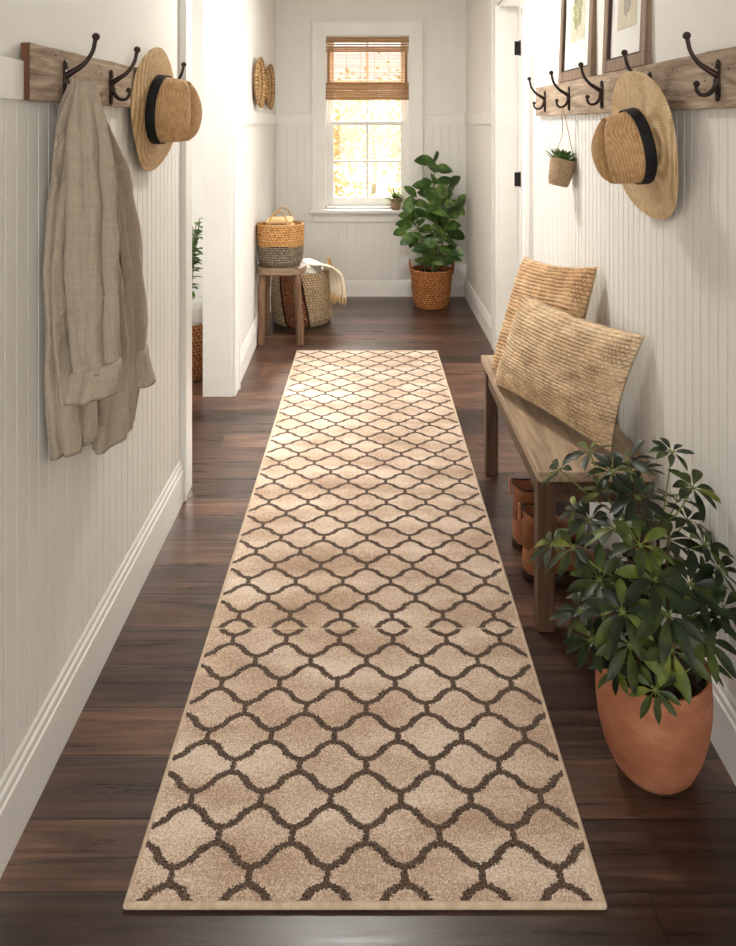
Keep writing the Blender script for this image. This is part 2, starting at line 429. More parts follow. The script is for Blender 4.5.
def lathe(bm, prof, n=40, c=(0,0,0), fn=None, mi=None, closed=False):
    """prof: list of (r,z); fn(theta,i)->(dr,dz)"""
    rings = []
    for i, (r, z) in enumerate(prof):
        if r < 1e-6: rings.append([bm.verts.new((c[0], c[1], c[2]+z))]); continue
        rg = []
        for k in range(n):
            th = 2*PI*k/n; dr, dz = fn(th, i) if fn else (0,0)
            rg.append(bm.verts.new((c[0]+(r+dr)*math.cos(th), c[1]+(r+dr)*math.sin(th), c[2]+z+dz)))
        rings.append(rg)
    for i, (a, b) in enumerate(zip(rings, rings[1:])):
        for k in range(n):
            if len(a) == 1 and len(b) == 1: continue
            if len(a) == 1: f = bm.faces.new((a[0], b[(k+1)%n], b[k]))
            elif len(b) == 1: f = bm.faces.new((a[k], a[(k+1)%n], b[0]))
            else: f = bm.faces.new((a[k], a[(k+1)%n], b[(k+1)%n], b[k]))
            if mi: f.material_index = mi(i)
    return rings
def sphere(bm, c, r, seg=14, sc=(1,1,1)):
    q = bmesh.ops.create_uvsphere(bm, u_segments=seg, v_segments=seg//2+2, radius=r)
    bmesh.ops.transform(bm, matrix=Matrix.Translation(c) @ Matrix.Diagonal((*sc, 1)), verts=q['verts'])
def extrude_profile(bm, prof, p0, p1, nrm):
    """prof: (out, z) polygon; runs from p0 to p1 (xy); out along nrm"""
    n = Vector((nrm[0], nrm[1], 0)); n.normalize()
    A = [bm.verts.new((p0[0]+n.x*o, p0[1]+n.y*o, z)) for o, z in prof]
    Bv = [bm.verts.new((p1[0]+n.x*o, p1[1]+n.y*o, z)) for o, z in prof]
    m = len(prof)
    for i in range(m): bm.faces.new((A[i], A[(i+1)%m], Bv[(i+1)%m], Bv[i]))
    bm.faces.new(A); bm.faces.new(list(reversed(Bv)))
def bead(bm, p0, p1, nrm, z0, z1, period=.048, out=.008, phase=0.0):
    """tongue and groove cladding with real grooves"""
    p0 = Vector((*p0, 0)); p1 = Vector((*p1, 0)); L = (p1-p0).length; d = (p1-p0)/L
    n = Vector((nrm[0], nrm[1], 0)).normalized()
    pts = [(0, out)]; s = phase
    gw = .0030
    while s < L-.01:
        if s > .006:
            pts += [(s-gw, out), (s-gw*.75, out-.0058), (s+gw*.75, out-.0058), (s+gw, out)]
        s += period
    pts.append((L, out))
    lo = [bm.verts.new((p0+d*a+n*o).to_tuple()[:2]+(z0,)) for a, o in pts]
    hi = [bm.verts.new((p0+d*a+n*o).to_tuple()[:2]+(z1,)) for a, o in pts]
    for i in range(len(pts)-1): bm.faces.new((lo[i], lo[i+1], hi[i+1], hi[i]))
    b0 = bm.verts.new((p0.x, p0.y, z1)); b1 = bm.verts.new((p1.x, p1.y, z1))
    bm.faces.new([b0]+hi+[b1])
BASE = [(0,0), (.018,0), (.018,.125), (.0145,.130), (.0145,.146), (.010,.153), (.010,.166), (.004,.178), (0,.180)]
BASE = [(o, z) for o, z in BASE]
def baseboard(name, p0, p1, nrm, h=.18):
    bm = newbm(); extrude_profile(bm, [(o, z*h/.18) for o, z in BASE], p0, p1, nrm)
    return struct(link(name, bm, M['trim']))
def rail(name, p0, p1, nrm, z0, z1, t=.014):
    bm = newbm(); extrude_profile(bm, [(0,z0), (t,z0), (t,z1-.004), (t-.004,z1), (0,z1)], p0, p1, nrm)
    return struct(link(name, bm, M['trim']))

# ------------------------------------------------------------------ the setting
XL, XR, YB, YF, ZC = -.748, .85, 6.24, -2.0, 2.75
def wallbox(name, boxes, beads=(), mat=None):
    bm = newbm()
    for b in boxes: box(bm, *b)
    for b in beads: bead(bm, *b)
    return struct(link(name, bm, mat or M['wall']))
bm = newbm(); box(bm, -3.2, 3.2, YF-.4, YB+.25, -.12, 0); struct(link('floor', bm, M['floor']), 'dark brown plank floor running across the hall', 'floor')
bm = newbm(); box(bm, -3.2, 3.2, YF-.4, YB+.25, ZC, ZC+.1); struct(link('ceiling', bm, M['ceil']))
LE, LS = 2.98, 3.94          # side opening on the left
bead_l = ((XL, YF), (XL, 2.86), (1,0), .10, 1.56, .050, .006, .02)
wallbox('wall_left', [(XL-.15, XL, YF, LE-.02, 0, ZC), (XL-.15, XL, LE-.02, LS+.02, 2.32, ZC)], [bead_l])
# far left stretch, very slightly out of square with the hall
bm = newbm()
pl = [(XL, LS+.02), (-.803, YB+.1), (-.95, YB+.1), (XL-.15, LS+.02)]
lo = [bm.verts.new((x, y, 0)) for x, y in pl]; hi = [bm.verts.new((x, y, ZC)) for x, y in pl]
for i in range(4): bm.faces.new((lo[i], lo[(i+1)%4], hi[(i+1)%4], hi[i]))
bm.faces.new(lo); bm.faces.new(list(reversed(hi)))
struct(link('wall_left_far', bm, M['wall']))
FLN = (1, .0239)
DN, DF, DT = 3.80, 4.69, 2.27   # door opening on the right
wallbox('wall_right', [(XR, XR+.13, YF, DN, 0, ZC), (XR, XR+.13, DN, DF, DT, ZC), (XR, XR+.13, DF, YB+.1, 0, ZC)],
        [((XR, YF), (XR, DN-.12), (-1,0), .10, 1.60, .046, .006, .01)])
WX0, WX1, WZ0, WZ1 = -.372, .360, .76, 2.262
wallbox('wall_back', [(-.95, WX0, YB, YB+.15, 0, ZC), (WX1, .98, YB, YB+.15, 0, ZC), (WX0, WX1, YB, YB+.15, 0, WZ0), (WX0, WX1, YB, YB+.15, WZ1, ZC)],
        [((-.80, YB), (WX0-.09, YB), (0,-1), .10, 1.5, .075, .006, .03), ((WX1+.09, YB), (XR, YB), (0,-1), .10, 1.5, .075, .006, .03),
         ((WX0-.09, YB), (WX1+.09, YB), (0,-1), .10, .70, .075, .006, .06)])
# behind the viewer: end wall with a wide opening invented for the fill light
wallbox('wall_front', [(-.95, -.62, YF-.12, YF, 0, ZC), (.70, .98, YF-.12, YF, 0, ZC), (-.62, .70, YF-.12, YF, 2.3, ZC)])
# side room left
wallbox('wall_side_room', [(-2.9, -2.75, 2.0, 2.5, 0, ZC), (-2.9, -2.75, 4.6, 5.3, 0, ZC), (-2.9, -2.75, 2.5, 4.6, 0, .5), (-2.9, -2.75, 2.5, 4.6, 2.4, ZC),
        (-2.9, -.90, 5.0, 5.15, 0, ZC), (-2.9, -.90, 1.9, 2.05, 0, ZC)])
wallbox('wall_door_room', [(2.6, 2.75, 3.0, 3.6, 0, ZC), (2.6, 2.75, 4.6, 5.6, 0, ZC), (2.6, 2.75, 3.6, 4.6, 0, .6), (2.6, 2.75, 3.6, 4.6, 2.2, ZC),
        (.98, 2.75, 5.5, 5.65, 0, ZC), (.98, 2.75, 2.85, 3.0, 0, ZC)])
baseboard('baseboard_left', (XL, YF), (XL, 2.86), (1,0))
baseboard('baseboard_left_far', (XL-.003, LS+.13), (-.80, YB), FLN, .16)
baseboard('baseboard_right', (XR, YF), (XR, DN-.12), (-1,0))
baseboard('baseboard_right_far', (XR, DF+.11), (XR, YB), (-1,0), .16)
baseboard('baseboard_back', (-.80, YB), (XR, YB), (0,-1), .145)
baseboard('baseboard_side_room', (-2.75, 5.0), (-.90, 5.0), (0,-1))
rail('trim_1', (XL, YF), (XL, 2.86), (1,0), 1.55, 1.635)
rail('trim_2', (XL-.003, LS+.13), (-.80, YB), FLN, 1.495, 1.575)
rail('trim_3', (XR, DF+.11), (XR, YB), (-1,0), 1.495, 1.575)
rail('trim_4', (-.80, YB), (WX0-.09, YB), (0,-1), 1.495, 1.575)
rail('trim_5', (WX1+.09, YB), (XR, YB), (0,-1), 1.495, 1.575)
# casings and jambs of the left opening
def casing(name, boxes):
    bm = newbm()
    for b in boxes: box(bm, *b)
    return struct(link(name, bm, M['trim'], bevel=.003))
casing('trim_6', [(XL-.15, XL+.004, LE-.02, LE, 0, 2.32), (XL, XL+.022, LE-.13, LE-.006, 0, 2.42), (XL+.022, XL+.028, LE-.13, LE-.112, 0, 2.42)])
casing('trim_7', [(XL-.157, XL+.004, LS, LS+.02, 0, 2.32), (XL, XL+.022, LS+.006, LS+.13, 0, 2.42), (XL+.0, XL+.028, LS+.112, LS+.13, 0, 2.42)])
casing('trim_8', [(XL-.15, XL+.004, LE, LS, 2.30, 2.32), (XL, XL+.022, LE-.006, LS+.006, 2.32, 2.42)])
# right door frame
casing('trim_9', [(XR-.004, XR+.13, DN, DN+.02, 0, DT), (XR-.022, XR, DN-.12, DN+.006, 0, DT+.11), (XR-.028, XR-.022, DN-.12, DN-.10, 0, DT+.11)])
casing('trim_10', [(XR-.004, XR+.13, DF-.02, DF, 0, DT), (XR-.022, XR, DF-.006, DF+.11, 0, DT+.11), (XR-.028, XR-.022, DF+.09, DF+.11, 0, DT+.11)])
casing('trim_11', [(XR-.004, XR+.13, DN+.02, DF-.02, DT-.02, DT), (XR-.022, XR, DN+.006, DF-.006, DT, DT+.11)])
d = empty('door_1', (XR+.13, DF-.02, 0)); struct(d, 'cream door standing open into the room on the right', 'door')
bm = newbm(); box(bm, .006, .80, -.062, -.022, .01, DT-.03)
for z0, z1 in ((.2,.95), (1.1,2.05)):
    box(bm, .13, .67, -.066, -.062, z0, z1)
link('door_slab', bm, M['trim'], d, bevel=.004)
for z in (.32, 1.135, 1.985):
    bm = newbm(); box(bm, -.030, .004, -.0035, .0, z-.045, z+.045); box(bm, .004, .03, -.026, -.0222, z-.045, z+.045)
    tube(bm, [(.004,-.012,z-.05), (.004,-.012,z+.05)], .006, 8)
    link('hinge', bm, M['black'], d)

# window at the end
w = empty('window_1', (0, YB, 0)); struct(w, 'white sash window with six panes at the end of the hall', 'window')
bm = newbm()
box(bm, WX0-.10, WX0+.006, -.028, 0, WZ0-.02, WZ1+.11); box(bm, WX1-.006, WX1+.10, -.028, 0, WZ0-.02, WZ1+.11)
box(bm, WX0+.006, WX1-.006, -.028, 0, WZ1-.006, WZ1+.11)
box(bm, WX0-.112, WX0-.094, -.036, -.0, WZ0-.02, WZ1+.122); box(bm, WX1+.094, WX1+.112, -.036, 0, WZ0-.02, WZ1+.122)
box(bm, WX0-.094, WX1+.094, -.036, 0, WZ1+.104, WZ1+.122)
link('casing', bm, M['trim'], w, bevel=.002)
bm = newbm(); box(bm, WX0-.13, WX1+.13, -.075, .02, WZ0-.035, WZ0-.005); link('sill', bm, M['trim'], w, bevel=.006)
bm = newbm(); box(bm, WX0-.10, WX1+.10, -.022, 0, WZ0-.115, WZ0-.035); link('apron', bm, M['trim'], w, bevel=.003)
bm = newbm(); box(bm, WX0, WX0+.018, 0, .15, WZ0, WZ1); box(bm, WX1-.018, WX1, 0, .15, WZ0, WZ1); box(bm, WX0, WX1, 0, .15, WZ1-.018, WZ1); box(bm, WX0, WX1, 0, .15, WZ0-.005, WZ0+.018)
link('window_frame', bm, M['trim'], w)
def sash(name, y0, z0, z1, rows, bot):
    bm = newbm(); x0, x1 = WX0+.018, WX1-.018
    box(bm, x0, x0+.055, y0, y0+.035, z0, z1); box(bm, x1-.055, x1, y0, y0+.035, z0, z1)
    box(bm, x0+.055, x1-.055, y0, y0+.035, z0, z0+bot); box(bm, x0+.055, x1-.055, y0, y0+.035, z1-.036, z1)
    xm = (x0+x1)/2
    box(bm, xm-.010, xm+.010, y0+.004, y0+.03, z0+bot, z1-.036)
    for k in range(1, rows):
        zz = z0+bot+(z1-.036-z0-bot)*k/rows
        box(bm, x0+.055, x1-.055, y0+.005, y0+.029, zz-.010, zz+.010)
    s = link(name, bm, M['trim'], w, bevel=.002)
    bm = newbm(); box(bm, x0+.05, x1-.05, y0+.015, y0+.019, z0+bot-.005, z1-.03); link('glass_pane', bm, M['glass'], s)
sash('lower_sash', .045, WZ0+.018, 1.515, 2, .075)
sash('upper_sash', .085, 1.48, WZ1-.018, 2, .036)

# woven bamboo shade
r = empty('window_shade', (0, YB+.012, 0)); tag(r, 'tan bamboo roman shade hanging in the upper half of the end window', 'window shade')
X0, X1 = WX0+.004, WX1-.004
def slats(name, z0, z1, pitch, h, y, th=.003, gaps=()):
    bm = newbm(); z = z0; i = 0
    while z < z1:
        if not any(a < z < b for a, b in gaps):
            j = random.uniform(-.0012, .0012)
            box(bm, X0+abs(j)*2, X1-abs(j)*2, y+j*.3, y+th+j*.3, z+j, z+h+j)
        z += pitch; i += 1
    for k in range(6):
        xx = X0+.06+k*(X1-X0-.12)/5; box(bm, xx-.0012, xx+.0012, y-.001, y, z0, z1)
    return link(name, bm, M['bamboo'], r)
slats('valance', 2.115, 2.258, .0074, .0070, -.012, .004, ((2.163,2.170),(2.185,2.190)))
slats('shade_panel', 1.84, 2.13, .0098, .0052, -.002)
slats('bottom_fold', 1.712, 1.845, .0078, .0074, -.014, .012)
bm = newbm(); box(bm, X0, X1, -.018, .0, 1.700, 1.716); link('bottom_bar', bm, M['bamboo'], r)
for xx in (X0, X1-.035):
    bm = newbm(); box(bm, xx, xx+.035, .0015, .003, 1.84, 2.12); link('edge_tape', bm, M['bamboo'], r)

# ------------------------------------------------------------------ rug
rug = empty('runner_rug', ((RX0+RX1)/2, (RY0+RY1)/2, 0)); tag(rug, 'long beige runner rug with a dark brown trellis pattern down the hall floor', 'rug')
cxr, cyr = (RX0+RX1)/2, (RY0+RY1)/2
bm = newbm(); nx, ny = 60, 220
gr = [[bm.verts.new((RX0+.008+(RX1-RX0-.016)*i/nx, RY0+.008+(RY1-RY0-.016)*j/ny, .0108+noise.noise(Vector((i*.35, j*.35, 0)))*.0008)) for i in range(nx+1)] for j in range(ny+1)]
for j in range(ny):
    for i in range(nx): bm.faces.new((gr[j][i], gr[j][i+1], gr[j+1][i+1], gr[j+1][i]))
o = link('pile', bm, M['rug'], rug, smooth=True); o.matrix_parent_inverse = Matrix.Translation((-cxr, -cyr, 0))
bm = newbm()
loop = [(RX0+.006, RY0+.006), (RX1-.006, RY0+.006), (RX1-.006, RY1-.006), (RX0+.006, RY1-.006)]
for i in range(4):
    a, b = loop[i], loop[(i+1)%4]
    tube(bm, [(a[0], a[1], .0062), (b[0], b[1], .0062)], .0062, 10)
for a in loop: sphere(bm, (a[0], a[1], .0062), .0062, 10)
box(bm, RX0+.006, RX1-.006, RY0+.006, RY1-.006, .001, .0085)
o = link('binding', bm, M['binding'], rug, smooth=False); o.matrix_parent_inverse = Matrix.Translation((-cxr, -cyr, 0))

# ------------------------------------------------------------------ coat racks
def hook_parts(parent, side, Y, s=1.0):
    """side=+1: hook points to +x (left wall), -1: points to -x (right wall). origin at plate"""
    bx = (XL+.027) if side > 0 else (XR-.027)
    h = empty('coat_hook', (0,0,0)); 
    bpy.data.objects.remove(h)
    bm = newbm()
    def P(o, z, dy=0): return (bx+side*o, Y+dy, z)
    # back plate
    box(bm, min(bx, bx+side*.005), max(bx, bx+side*.005), Y-.010, Y+.010, 1.560, 1.640)
    sphere(bm, P(.003, 1.640), .010, 12, (.5,1,1)); sphere(bm, P(.003, 1.560), .010, 12, (.5,1,1))
    up = smoothpts([P(.004,1.612), P(.020,1.622), P(.046,1.640), P(.066,1.668), P(.074,1.700)], 5)
    n = len(up); tube(bm, up, [.0085-.0035*min(1, i/(n*.6)) for i in range(n)], 10)
    sphere(bm, P(.075, 1.705), .0095, 14)
    dn = smoothpts([P(.004,1.606), P(.010,1.585), P(.024,1.568), P(.042,1.566), P(.052,1.578), P(.052,1.590)], 5)
    n = len(dn); tube(bm, dn, [.0075-.003*min(1, i/(n*.6)) for i in range(n)], 10)
    sphere(bm, P(.052, 1.592), .0078, 14)
    o = link('hook', bm, M['iron'], parent, smooth=True)
    for z in (1.568, 1.632):
        bm = newbm(); sphere(bm, P(.006, z), .0042, 8, (.6,1,1)); link('screw', bm, M['iron'], o, smooth=True)
    return o
def rough_board(name, x0, x1, y0, y1, z0, z1, parent, endY):
    bm = newbm(); ny, nz = 60, 6
    def ring(y, amp=1):
        out = []
        for (a, b) in [(x0, k) for k in range(nz+1)]+[(x1, k) for k in range(nz, -1, -1)]:
            z = z0+(z1-z0)*b/nz
            q = Vector((a*30, y*9, z*30)); dx = noise.noise(q)*.0016; dz = noise.noise(q*1.7+Vector((5,5,5)))*.002
            out.append(bm.verts.new((a+(dx if a == FACE else 0), y, z+(dz if b in (0, nz) else 0))))
        return out
    FACE = x1 if abs(x1) < abs(x0) else x0
    rings = [ring(y0+(y1-y0)*i/ny) for i in range(ny+1)]
    m = len(rings[0])
    for a, b in zip(rings, rings[1:]):
        for k in range(m): bm.faces.new((a[k], a[(k+1)%m], b[(k+1)%m], b[k]))
    f = bm.faces.new(rings[0]); f.material_index = 1 if endY == 'near' else 0
    bm.faces.new(rings[-1])
    return link(name, bm, [M['board'], M['board_end']], parent, bevel=.0015)
rk = empty('coat_rack', (XL, 2.1, 1.6)); rk.matrix_world
def keep(o, root):
    o.matrix_parent_inverse = Matrix.Translation(root.location).inverted()
tag(rk, 'reclaimed wood board with dark iron hooks on the left wall', 'coat rack', 'coat racks facing each other')
del rk['group']
keep(rough_board('rack_board', XL+.001+.006, XL+.027, 1.535, 2.66, 1.548, 1.672, rk, 'near'), rk)
for Y in (1.71, 2.015, 2.525):
    keep(hook_parts(rk, 1, Y), rk)
# cracks in the near end of the left board
rr = empty('coat_rack', (XR, 2.5, 1.6)); tag(rr, 'long reclaimed wood board with dark iron hooks on the right wall', 'coat rack')
keep(rough_board('rack_board', XR-.027, XR-.007, 1.42, 3.53, 1.535, 1.672, rr, 'x'), rr)
for Y in (3.34, 2.94, 2.53, 2.10, 1.69):
    keep(hook_parts(rr, -1, Y), rr)

# ------------------------------------------------------------------ hats
def make_hat(name, loc, rotm, R, a, b, H, mats, label, flip=1):
    """local: x = head length axis, y = width, z = crown up"""
    root = empty(name); root.matrix_world = Matrix.Translation(loc) @ rotm
    tag(root, label, 'hat', None)
    n = 96
    bm = newbm(); rings = []; nr = 42
    for side in (1, -1):
        for i in range(nr+1):
            t = i/nr if side == 1 else 1-i/nr
            rg = []
            for k in range(n):
                th = 2*PI*k/n; c, s = math.cos(th), math.sin(th)
                ri = 1/math.sqrt((c/a)**2+(s/b)**2); ro = R[0]*R[1]/math.sqrt((R[1]*c)**2+(R[0]*s)**2)
                rr_ = ri+(ro-ri)*t
                z = .003*t**2.2*math.cos(2*th)*-1 + .006*math.sin(th*3+1)*t*t + .0007*math.sin(t*nr*PI)*1
                z += .0011*math.sin(i*PI) + (.0007 if i % 2 else -.0007)
                z += (.0015 if side == 1 else -.0015)*(1-.3*t)
                rg.append(bm.verts.new((rr_*c, rr_*s, z)))
            rings.append(rg)
    for q, w_ in zip(rings, rings[1:]):
        for k in range(n): bm.faces.new((q[k], q[(k+1)%n], w_[(k+1)%n], w_[k]))
    link('brim', bm, mats[0], root, smooth=True)
    # crown
    bm = newbm(); rings = []
    def crown_pt(th, sc, z, top):
        c, s = math.cos(th), math.sin(th)
        x = a*sc*c; y = b*sc*s
        # front pinch
        pin = math.exp(-((x-.65*a)/(.35*a))**2)*max(0, z/H)**1.5*.30
        y *= 1-pin
        zz = z
        if top:
            zz -= .030*math.exp(-(y/.020)**2)*(1-.35*abs(x/a))
            zz += .006*(1-(x/a)**2)
        else:
            pass
        zz -= .010*(z/H)*((x+.2*a)/a)**2
        return (x, y, zz)
    for i in range(19):
        t = i/18
        sc = 1-.13*t**1.3
        rings.append([bm.verts.new(crown_pt(2*PI*k/n, sc*(1+(.0035 if i%2 else 0)), H*t*.93, False)) for k in range(n)])
    for sc, zf in ((.845, .965), (.81, .99), (.76, 1.0), (.68, 1.0), (.55, 1.0), (.40, 1.0), (.25, 1.0), (.10, 1.0)):
        rings.append([bm.verts.new(crown_pt(2*PI*k/n, sc, H*zf, True)) for k in range(n)])
    for q, w_ in zip(rings, rings[1:]):
        for k in range(n): bm.faces.new((q[k], q[(k+1)%n], w_[(k+1)%n], w_[k]))
    bm.faces.new(rings[-1])
    link('crown', bm, mats[1], root, smooth=True)
    bm = newbm(); rings = []
    for z, k_ in ((.004, 1.02), (.005, 1.028), (.036, 1.012), (.037, 1.004)):
        rings.append([bm.verts.new((a*k_*math.cos(2*PI*k/n), b*k_*math.sin(2*PI*k/n), z+.004*math.cos(2*PI*k/n))) for k in range(n)])
    for q, w_ in zip(rings, rings[1:]):
        for k in range(n): bm.faces.new((q[k], q[(k+1)%n], w_[(k+1)%n], w_[k]))
    o = link('hat_band', bm, M['band'], root, smooth=True)
    return root
def frame_mat(xa, ya, za):
    m = Matrix.Identity(4)
    for i in range(3): m[i][0] = xa[i]; m[i][1] = ya[i]; m[i][2] = za[i]
    return m
# right hat: crown points into the hall (-x) and a little down
s, c = math.sin(math.radians(9)), math.cos(math.radians(9))
za = Vector((-c, -.06, -s)).normalized(); xa = Vector((-s, 0, c)); xa = (xa-za*xa.dot(za)).normalized(); ya = za.cross(xa)
make_hat('straw_hat', (.786, 2.065, 1.436), frame_mat(xa, ya, za), (.215, .215), .108, .092, .118, (M['straw_l'], M['straw_c']),
         'wide-brimmed straw hat with black band hanging on the right wall rack')
s, c = math.sin(math.radians(3)), math.cos(math.radians(3))
za = Vector((c, -.10, -s)).normalized(); xa = Vector((s, 0, c)); xa = (xa-za*xa.dot(za)).normalized(); ya = za.cross(xa)
make_hat('straw_hat', (-.700, 2.375, 1.545), frame_mat(xa, ya, za), (.205, .19), .112, .094, .128, (M['straw_r'], M['straw_c']),
         'open-weave straw hat with black band hanging on the left wall rack beside the jacket')

# ------------------------------------------------------------------ linen jacket
def loft(name, secs, parent, mat, n=72, steps=9, folds=None, loc0=None, wallx=None):
    S = [Vector(s[:3]+(0,)) if False else s for s in secs]
    vals = []
    P = [tuple(2*a-b for a, b in zip(S[0], S[1]))]+list(S)+[tuple(2*a-b for a, b in zip(S[-1], S[-2]))]
    for i in range(1, len(P)-2):
        for j in range(steps):
            t = j/steps; A, B_, C_, D = P[i-1], P[i], P[i+1], P[i+2]
            vals.append(tuple(.5*((2*b)+(c_-a_)*t+(2*a_-5*b+4*c_-d_)*t*t+(3*b-a_-3*c_+d_)*t**3) for a_, b, c_, d_ in zip(A, B_, C_, D)))
    vals.append(tuple(S[-1]))
    bm = newbm(); rings = []
    for i, (cx, cy, z, rx, ry) in enumerate(vals):
        v = i/(len(vals)-1); rg = []
        rx = max(rx, .004); ry = max(ry, .004)
        for k in range(n):
            th = 2*PI*k/n; f, dz = folds(th, v) if folds else (0, 0)
            f += .010*noise.noise(Vector((math.cos(th)*2+cx*3, math.sin(th)*2, z*9)))
            x = cx+(rx+f)*math.cos(th); y = cy+(ry+f)*math.sin(th)
            if wallx is not None: x = max(x, wallx)
            rg.append(bm.verts.new((x, y, z+dz)))
        rings.append(rg)
    for q, w_ in zip(rings, rings[1:]):
        for k in range(n): bm.faces.new((q[k], q[(k+1)%n], w_[(k+1)%n], w_[k]))
    bm.faces.new(rings[0]); 
    # turned hem: roll inwards and close a little above
    last = rings[-1]; cx, cy = vals[-1][0], vals[-1][1]
    inn = [bm.verts.new((v.co.x+(cx-v.co.x)*.12, v.co.y+(cy-v.co.y)*.12, v.co.z+.012)) for v in last]
    for k in range(n): bm.faces.new((last[k], last[(k+1)%n], inn[(k+1)%n], inn[k]))
    bm.faces.new(inn)
    return link(name, bm, mat, parent, smooth=True)
jk = empty('linen_jacket', (XL+.05, 1.8, 1.6)); tag(jk, 'beige linen jacket with rolled cuffs hanging from the first hook on the left', 'jacket')
WJ = XL+.012
def jf(k1, a1, k2=0, a2=0, ph=0, grow=1.0):
    def f(th, v):
        g = min(1, v*grow)
        w_ = math.sin(k1*th+ph+v*1.5)
        return (a1*g*(abs(w_)**.7*(1 if w_ > 0 else -1))+a2*g*math.sin(k2*th+ph*2-v*2), 0)
    return f
# back panel (nearest the wall, reaches lowest at the left)
def crease(th, v, k, a, ph, sharp=1.6):
    w_ = math.cos(k*th+ph+v*1.2+1.2*noise.noise(Vector((v*3, k, ph)))); return -a*max(0, w_)**sharp*min(1, v*2.5)+a*.3
def hem1(th, v):
    return (crease(th, v, 5, .014, .6)+crease(th, v, 2, .010, 2.0), -.006*math.sin(th*2)*(v > .93))
keep(loft('back_panel', [(-.685,1.700,1.592,.014,.016), (-.700,1.705,1.52,.026,.034), (-.706,1.712,1.42,.028,.058), (-.709,1.712,1.30,.026,.092),
     (-.711,1.720,1.15,.023,.116), (-.709,1.720,.98,.026,.112), (-.702,1.715,.84,.034,.098), (-.700,1.715,.735,.035,.082)], jk, M['linen'], folds=hem1, wallx=WJ), jk)
def hem2(th, v):
    return (crease(th, v, 4, .019, 2.1)+crease(th, v, 7, .009, .3), (.018*math.sin(th))*max(0, v-.8)*5)
keep(loft('front_panel', [(-.682,1.735,1.594,.014,.024), (-.692,1.775,1.50,.030,.050), (-.694,1.83,1.38,.038,.078), (-.692,1.87,1.22,.042,.100),
     (-.688,1.92,1.02,.043,.128), (-.686,1.955,.84,.043,.134), (-.688,1.965,.74,.042,.126), (-.690,1.965,.668,.040,.112)], jk, M['linen'], folds=hem2, wallx=WJ), jk)
def sl1(th, v):
    return (crease(th, v, 3, .016, .4, 1.3)+crease(th, v, 7, .008, 2.4)+.004*math.sin(v*34+th*2)*max(0, v-.55), 0)
near = loft('near_sleeve', [(-0.666,1.681,1.598,.018,.020), (-0.664,1.678,1.54,.034,.028), (-0.660,1.675,1.46,.048,.040), (-0.657,1.673,1.38,.055,.048), (-0.653,1.673,1.25,.059,.052),
     (-0.647,1.673,1.10,.060,.053), (-0.640,1.668,1.00,.055,.048), (-0.635,1.668,.930,.047,.042)], jk, M['linen'], folds=sl1, wallx=WJ); keep(near, jk)
o = loft('cuff', [(-0.635,1.668,.942,.051,.046), (-0.634,1.668,.933,.057,.052), (-0.636,1.668,.90,.059,.053), (-0.640,1.668,.868,.061,.053)], near, M['linen'], folds=lambda th, v: (.003*math.sin(2*th+1)-.003*math.sin(5*th), .010*math.cos(th)*1), wallx=WJ, steps=5)
far = loft('far_sleeve', [(-.680,1.745,1.592,.012,.018), (-.684,1.80,1.50,.026,.038), (-.674,1.87,1.38,.040,.058), (-.670,1.93,1.22,.046,.068),
     (-.668,1.98,1.05,.047,.066), (-.668,2.01,.92,.043,.056), (-.668,2.02,.86,.039,.050)], jk, M['linen'], folds=lambda th, v: (crease(th, v, 3, .010, 1.0)+crease(th, v, 6, .005, 2), 0), wallx=WJ); keep(far, jk)
o = loft('cuff', [(-.668,2.015,.868,.043,.050), (-.666,2.02,.860,.048,.058), (-.662,2.03,.81,.050,.062), (-.658,2.038,.778,.050,.064)], far, M['linen'], folds=lambda th, v: (.002*math.sin(2*th), -.018*math.cos(th)*v), wallx=WJ, steps=5)
# collar draped down from the hook
bm = newbm()
def ribbon(bm, pts, widths, side, th=.006):
    """strip with thickness"""
    prev = None
    for (p, wv) in zip(pts, widths):
        p = Vector(p); sv = Vector(side)*wv; nn = Vector((1,-.4,0)).normalized()*th
        q = [bm.verts.new(p-sv), bm.verts.new(p+sv), bm.verts.new(p+sv+nn), bm.verts.new(p-sv+nn)]
        if prev:
            for k in range(4): bm.faces.new((prev[k], prev[(k+1)%4], q[(k+1)%4], q[k]))
        else: bm.faces.new(q)
        prev = q
    bm.faces.new(prev)
pts = smoothpts([(-.668,1.700,1.603), (-.678,1.676,1.575), (-.694,1.656,1.51), (-.708,1.648,1.43), (-.716,1.645,1.36)], 6)
ribbon(bm, pts, [.010+.014*math.sin(PI*i/(len(pts)-1)) for i in range(len(pts))], (.5,.8,0))
keep(link('collar', bm, M['linen'], jk, smooth=False, subsurf=1), jk)
bm = newbm()
pts = smoothpts([at(85,89,1.70), at(97,128,1.74), at(110,180,1.80), at(119,235,1.86), at(127,300,1.93), at(130,330,1.955)], 6)
ribbon(bm, pts, [.004+.007*min(1, i/8) for i in range(len(pts))], (.35,.93,0), .007)
keep(link('placket', bm, M['linen'], jk, smooth=False, subsurf=1), jk)
bm = newbm(); tube(bm, smoothpts([(-.672,1.70,1.585), (-.668,1.706,1.604), (-.664,1.716,1.604), (-.668,1.724,1.585)], 5), .003, 8)
keep(link('hanging_loop', bm, M['linen'], jk, smooth=True), jk)

